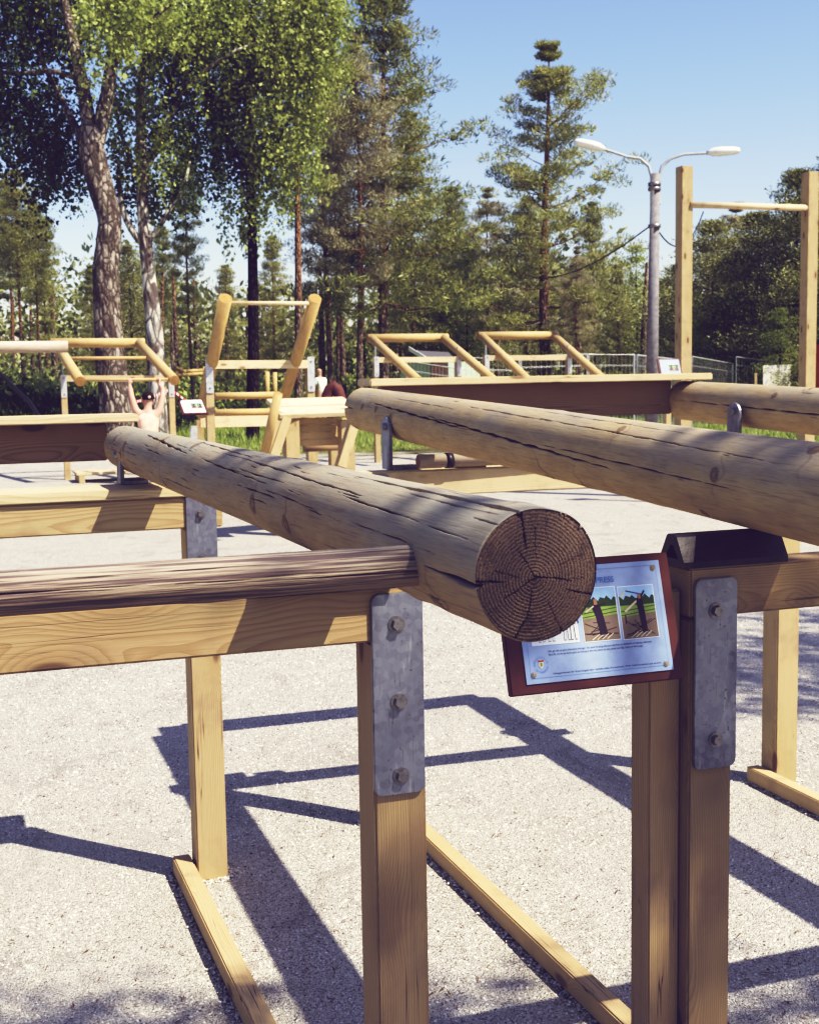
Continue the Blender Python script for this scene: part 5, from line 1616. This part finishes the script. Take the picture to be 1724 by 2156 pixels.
def big_tree(name, label, base_px, paths, blobs, mats, leaf_n, lw, ll, droop=0.0, seed=1, seg=18, rough=0.0):
    b = ground_at(base_px[0], base_px[1])
    e = empty(name, b, label, 'tree')
    rs = np.random.default_rng(seed)
    for i, (nm, pts, rad_) in enumerate(paths):
        pp = pt_path(pts)
        # resample smoothly
        q = []; rr_ = []
        n_ = len(pp)
        for k in range(n_ - 1):
            p0 = pp[max(k - 1, 0)]; p1 = pp[k]; p2 = pp[k + 1]; p3 = pp[min(k + 2, n_ - 1)]
            st = 7
            for j in range(st):
                t = j / st
                q.append(0.5 * ((2 * p1) + (-p0 + p2) * t + (2 * p0 - 5 * p1 + 4 * p2 - p3) * t * t + (-p0 + 3 * p1 - 3 * p2 + p3) * t ** 3))
                rr_.append(rad_[k] * (1 - t) + rad_[k + 1] * t)
        q.append(pp[-1]); rr_.append(rad_[-1])
        V_, F_ = tube_arrays(q, rr_, seg if nm == 'trunk' else 10)
        if rough:
            sg_ = seg if nm == 'trunk' else 10
            ctr = np.repeat(np.array([tuple(x) for x in q]), sg_, 0)
            dirs = V_ - ctr
            V_ = ctr + dirs * (1 + rough * (np.sin(V_[:, 2:3] * 7 + V_[:, 0:1] * 19) * .5 + rs.normal(size=(len(V_), 1)) * .35))
        V_ = V_ - np.array(tuple(b))
        ob = mesh_obj(nm, np_mesh(nm, V_, F_, True), mats[0], e, Matrix.Translation(b))
    groups = {}
    for (x, y, z, rx, ry, dens, mi_) in blobs:
        c = np.array(tuple(P(x, y, z)))
        r1 = rx / FPX * z; r2 = ry / FPX * z
        ncl = max(3, int(dens * .60))
        g = rs.normal(size=(ncl, 3)); g /= np.maximum(1, np.linalg.norm(g, axis=1, keepdims=True) / 2.4)
        C = c + g * np.array([r1 * .62, min(r1, r2) * .7, r2 * .62])
        q_ = rs.uniform(.07, .22, ncl); S = np.stack([q_, q_, q_ * (1.0 + droop * 4.5)], 1)
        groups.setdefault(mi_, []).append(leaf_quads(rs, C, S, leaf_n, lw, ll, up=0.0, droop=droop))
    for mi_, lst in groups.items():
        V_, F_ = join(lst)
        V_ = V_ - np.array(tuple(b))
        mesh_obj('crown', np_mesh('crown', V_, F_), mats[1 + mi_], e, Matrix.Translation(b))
    return e


z1 = 26.0
big_tree('birch_tree', 'large old birch with a thick rough grey trunk forking high above the left machine', (250, z1),
    [('trunk', [(252, 965, z1), (246, 860, z1), (232, 740, z1), (226, 640, z1), (224, 560, z1), (232, 470, z1), (214, 400, z1), (196, 330, z1), (190, 270, z1)], [.34, .33, .29, .265, .26, .235, .25, .27, .22]),
     ('limb', [(192, 290, z1), (178, 200, z1), (160, 110, z1), (140, 20, z1 + .3), (120, -80, z1 + .5)], [.17, .13, .11, .09, .05]),
     ('limb', [(204, 300, z1), (226, 200, z1), (240, 110, z1), (262, 20, z1), (280, -90, z1)], [.17, .14, .12, .10, .06]),
     ('limb', [(200, 380, z1), (175, 300, z1 + .2), (140, 230, z1 + .4), (95, 140, z1 + .8), (60, 60, z1 + 1)], [.12, .09, .07, .05, .03]),
     ('limb', [(236, 140, z1), (300, 60, z1 - .3), (360, 10, z1 - .5)], [.07, .05, .03]),
     ('limb', [(178, 170, z1), (110, 150, z1 + .2), (40, 155, z1 + .5), (-20, 150, z1 + .6)], [.07, .05, .04, .02])],
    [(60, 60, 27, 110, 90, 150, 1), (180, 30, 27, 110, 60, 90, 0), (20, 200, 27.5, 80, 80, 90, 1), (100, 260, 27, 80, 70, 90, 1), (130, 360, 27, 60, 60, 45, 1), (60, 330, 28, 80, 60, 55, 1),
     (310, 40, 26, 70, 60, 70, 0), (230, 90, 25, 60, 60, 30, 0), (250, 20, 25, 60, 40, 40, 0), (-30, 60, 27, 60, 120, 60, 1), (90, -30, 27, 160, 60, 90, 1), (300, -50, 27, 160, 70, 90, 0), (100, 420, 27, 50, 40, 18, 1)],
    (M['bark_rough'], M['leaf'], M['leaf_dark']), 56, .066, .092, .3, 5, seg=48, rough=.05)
z2 = 29.0
big_tree('birch_tree', 'slimmer pale birch with patchy white bark right of the thick rough trunk', (330, z2),
    [('trunk', [(336, 930, z2), (328, 740, z2), (322, 660, z2), (314, 580, z2), (306, 500, z2), (300, 400, z2), (298, 300, z2), (296, 200, z2), (310, 90, z2), (322, -20, z2)], [.22, .20, .18, .16, .15, .135, .12, .10, .08, .05]),
     ('limb', [(308, 520, z2), (285, 495, z2), (262, 450, z2), (252, 390, z2), (250, 330, z2)], [.09, .08, .07, .055, .03]),
     ('limb', [(310, 510, z2), (335, 480, z2), (358, 440, z2), (385, 400, z2), (400, 340, z2)], [.09, .06, .05, .04, .03]),
     ('limb', [(300, 370, z2), (340, 290, z2), (375, 210, z2), (400, 120, z2), (420, 40, z2)], [.09, .07, .06, .05, .03]),
     ('limb', [(300, 400, z2), (272, 330, z2), (250, 260, z2), (236, 190, z2)], [.06, .05, .04, .02]),
     ('limb', [(380, 200, z2), (430, 150, z2), (490, 110, z2), (540, 90, z2)], [.05, .04, .03, .02])],
    [(360, 120, 29, 80, 90, 120, 0), (330, 60, 29, 90, 70, 100, 0), (290, 240, 29, 60, 60, 50, 0), (265, 340, 29, 35, 60, 28, 0), (340, 360, 29, 40, 60, 40, 0), (370, 290, 29.5, 45, 60, 45, 1), (380, 410, 29, 45, 40, 26, 1),
     (325, 430, 29.5, 30, 30, 12, 0), (280, 410, 29, 25, 30, 10, 1), (420, 200, 30, 60, 100, 80, 1), (440, 330, 30, 50, 70, 50, 1), (420, 60, 29, 80, 80, 100, 0)],
    (M['bark_birch'], M['leaf'], M['leaf_dark']), 56, .066, .092, .3, 6)
z3 = 31.0
big_tree('birch_tree', 'bright green birch with hanging twigs and a thin dark trunk in the middle', (533, z3),
    [('trunk', [(533, 930, z3), (533, 820, z3), (534, 700, z3), (532, 540, z3), (530, 440, z3), (525, 330, z3), (520, 200, z3), (530, 60, z3), (535, -40, z3)], [.16, .15, .13, .115, .11, .10, .08, .05, .03]),
     ('limb', [(530, 420, z3), (560, 340, z3), (600, 270, z3), (640, 220, z3)], [.05, .04, .03, .02]),
     ('limb', [(526, 380, z3), (490, 310, z3), (455, 250, z3)], [.05, .035, .02]),
     ('limb', [(521, 220, z3), (580, 130, z3), (640, 60, z3)], [.05, .035, .02])],
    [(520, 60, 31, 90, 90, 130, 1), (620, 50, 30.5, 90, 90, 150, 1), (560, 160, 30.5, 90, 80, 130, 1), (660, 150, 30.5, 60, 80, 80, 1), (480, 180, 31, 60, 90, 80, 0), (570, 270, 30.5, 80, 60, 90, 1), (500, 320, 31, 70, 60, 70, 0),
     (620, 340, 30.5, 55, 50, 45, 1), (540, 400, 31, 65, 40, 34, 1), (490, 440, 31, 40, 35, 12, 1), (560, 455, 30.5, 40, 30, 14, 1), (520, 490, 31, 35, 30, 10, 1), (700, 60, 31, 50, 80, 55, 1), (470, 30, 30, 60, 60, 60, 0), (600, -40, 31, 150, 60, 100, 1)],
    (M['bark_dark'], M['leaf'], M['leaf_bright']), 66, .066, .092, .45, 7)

# --- leafy tree behind and right of the camera: its shade dapples the near logs and ground
rs = np.random.default_rng(9)
tb_ = Vector((6.2, -3.4, 0))
e = empty('shade_tree', tb_, 'leafy tree behind the photographer that throws dappled shade on the yard', 'tree')
def src(x, y, h, H=7.0):
    k = (H - h) / math.sin(SUN_EL)
    return np.array([x - trav.x * k, y - trav.y * k, H])
tg = [(.16, 1.42, 1.37, .22, 7), (.0, 2.19, .42, .22, 20), (.82, 1.85, 1.44, .2, 16), (.2, 2.75, 0, .45, 50), (-.80, 2.84, 0, .22, 22), (-.48, 2.82, 0, .22, 18), (-1.0, 2.92, 0, .16, 8), (.05, 2.74, 0, .24, 20), (1.0, 2.75, 0, .3, 34), (.55, 2.3, .35, .22, 12),
      (.5, .7, 0, .9, 280), (1.7, 1.0, 0, .9, 220), (-1.9, .2, 0, .9, 200), (2.1, 6.6, 0, .9, 330), (2.9, 7.4, 0, .9, 220), (1.3, 2.9, 0, .35, 40), (-.1, 2.95, 0, .3, 16), (-1.0, 2.95, 0, .3, 10), (.1, 2.19, .15, .26, 16), (.3, -.4, 0, 1.4, 420), (2.4, .2, 0, 1.4, 420), (-.55, 3.0, 0, .3, 6)]
C = []
for (x, y, h, r_, n_) in tg:
    c = src(x, y, h, 7.0 + rs.uniform(-.15, .3)); g = np.clip(rs.normal(size=(n_, 3)), -1.5, 1.5) * np.array([r_ * .55, r_ * .55, .3]); C.append(c + g)
C = np.concatenate(C)
sh_ = leaf_quads(rs, C, np.full((len(C), 3), .10), 9, .06, .085)
mesh_obj('crown', np_mesh('crown', sh_[0] - np.array(tuple(tb_)), sh_[1]), M['leaf'], e, Matrix.Translation(tb_))
tt_ = [tube_arrays([(6.2, -3.4, -.1), (6.1, -3.2, 2.5), (5.7, -2.7, 4.6), (5.0, -1.9, 6.1), (4.2, -.9, 6.8)], [.2, .17, .13, .08, .03], 12)]
for q_ in ((4.0, .2, 7.0), (5.4, -.4, 7.1), (3.4, -.6, 7.0), (2.6, -2.0, 7.1), (4.9, -3.6, 7.2), (6.6, -2.6, 7.2), (5.0, .3, 7.1)):
    tt_.append(tube_arrays([(5.7, -2.7, 4.6), ((5.7 + q_[0]) / 2, (-2.7 + q_[1]) / 2, 6.2), q_], [.07, .045, .015], 8))
tv_, tf_ = join(tt_)
mesh_obj('trunk', np_mesh('trunk', tv_ - np.array(tuple(tb_)), tf_, True), M['bark_rough'], e, Matrix.Translation(tb_))

# --- far wood behind everything: one mass
rs = np.random.default_rng(77)
C = []; S = []
for i in range(2600):
    y = rs.uniform(62, 95); x = rs.uniform(-.40, .40) * y
    h = rs.uniform(0, 1) ** 1.1 * (6.2 + 1.6 * math.sin(x * .25) + 1.0 * math.sin(x * .8 + 1))
    C.append((x, y, 0.5 + h)); r_ = rs.uniform(.4, .9); S.append((r_, r_, r_ * .8))
fw = leaf_quads(rs, np.array(C), np.array(S), 26, .20, .36, up=.3)
o = mesh_obj('far_wood', np_mesh('far_wood', *fw), M['needle']); tag(o, 'far off green wood closing the view behind the trees', 'wood', kind='stuff')
tr_ = []
for i in range(90):
    y = rs.uniform(48, 75); x = rs.uniform(-.36, .36) * y; hh_ = rs.uniform(3.5, 6.5)
    g_ = tz(x, y)
    tr_.append(tube_arrays([(x, y, g_ - .1), (x + rs.uniform(-.1, .1), y, g_ + hh_ * .5), (x + rs.uniform(-.2, .2), y, g_ + hh_)], [.13, .11, .05], 6))
tm_ = join(tr_)
tobj = mesh_obj('far_trunks', np_mesh('far_trunks', tm_[0], tm_[1], True), M['bark_pine']); tag(tobj, 'crowd of thin far trunks inside the wood', 'wood', kind='stuff')

# --- undergrowth and ferns
C = []; S = []
for i in range(1500):
    y = rs.uniform(33, 60); x = rs.uniform(-.37, .36) * y
    if -6.5 < x < 11 and y < 44: continue
    g_ = tz(x, y)
    C.append((x, y, g_ + rs.uniform(.1, .8) * (1.0 + .8 * (y > 45)))); r_ = rs.uniform(.25, .55); S.append((r_, r_, r_ * .6))
ug = leaf_quads(rs, np.array(C), np.array(S), 26, .10, .17, up=.4)
o = mesh_obj('undergrowth', np_mesh('undergrowth', *ug), M['leaf']); tag(o, 'low leafy undergrowth along the edge of the wood', 'undergrowth', kind='stuff')
C = []; S = []
for i in range(420):
    y = rs.uniform(27, 37); x = rs.uniform(-13.5, -5.5)
    g_ = tz(x, y)
    if g_ < .25 and rs.random() < .7: continue
    C.append((x, y, g_ + rs.uniform(.05, .3))); r_ = rs.uniform(.15, .35); S.append((r_, r_, r_ * .5))
ug = leaf_quads(rs, np.array(C), np.array(S), 22, .07, .2, up=.6)
o = mesh_obj('ferns', np_mesh('ferns', *ug), M['leaf_dark']); tag(o, 'dark ferns covering the shaded mound at the left', 'ferns', kind='stuff')

# --- grass
n = 110000
yy = 26.3 + 24 * RNG.random(n) ** 1.5; xx = RNG.uniform(-.38, .38, n) * yy
edge = 26.6 + .5 * np.sin(xx * 1.3) + .3 * np.sin(xx * 3.1)
keep = (yy > edge) & ~((xx < -6.2) & (yy > 28) & (RNG.random(n) < .65)); xx = xx[keep]; yy = yy[keep]; n = len(xx)
zz = terrain(xx, yy) - .02
hgt = RNG.uniform(.08, .30, n) * (.6 + .4 * np.sin(xx * 2 + yy) ** 2) * np.clip((yy - 26) / 3, .35, 1)
an = RNG.random(n) * 3.14; wd = RNG.uniform(.012, .03, n)
dx, dy = np.cos(an) * wd, np.sin(an) * wd
lx, ly = RNG.normal(0, .06, n), RNG.normal(0, .06, n)
V = np.stack([np.stack([xx - dx, yy - dy, zz], 1), np.stack([xx + dx, yy + dy, zz], 1), np.stack([xx + lx, yy + ly, zz + hgt], 1)], 1).reshape(-1, 3)
M['grass'] = leaf_mat('meadow_grass', [(0.1, (0.19, 0.25, 0.08)), (0.5, (0.34, 0.40, 0.15)), (0.9, (0.55, 0.57, 0.28))], 0.4, (0.44, 0.52, 0.18))
o = mesh_obj('grass', np_mesh('grass', V, np.arange(n * 3).reshape(-1, 3)), M['grass']); tag(o, 'sunlit meadow grass beyond the gravel yard', 'grass', kind='stuff')
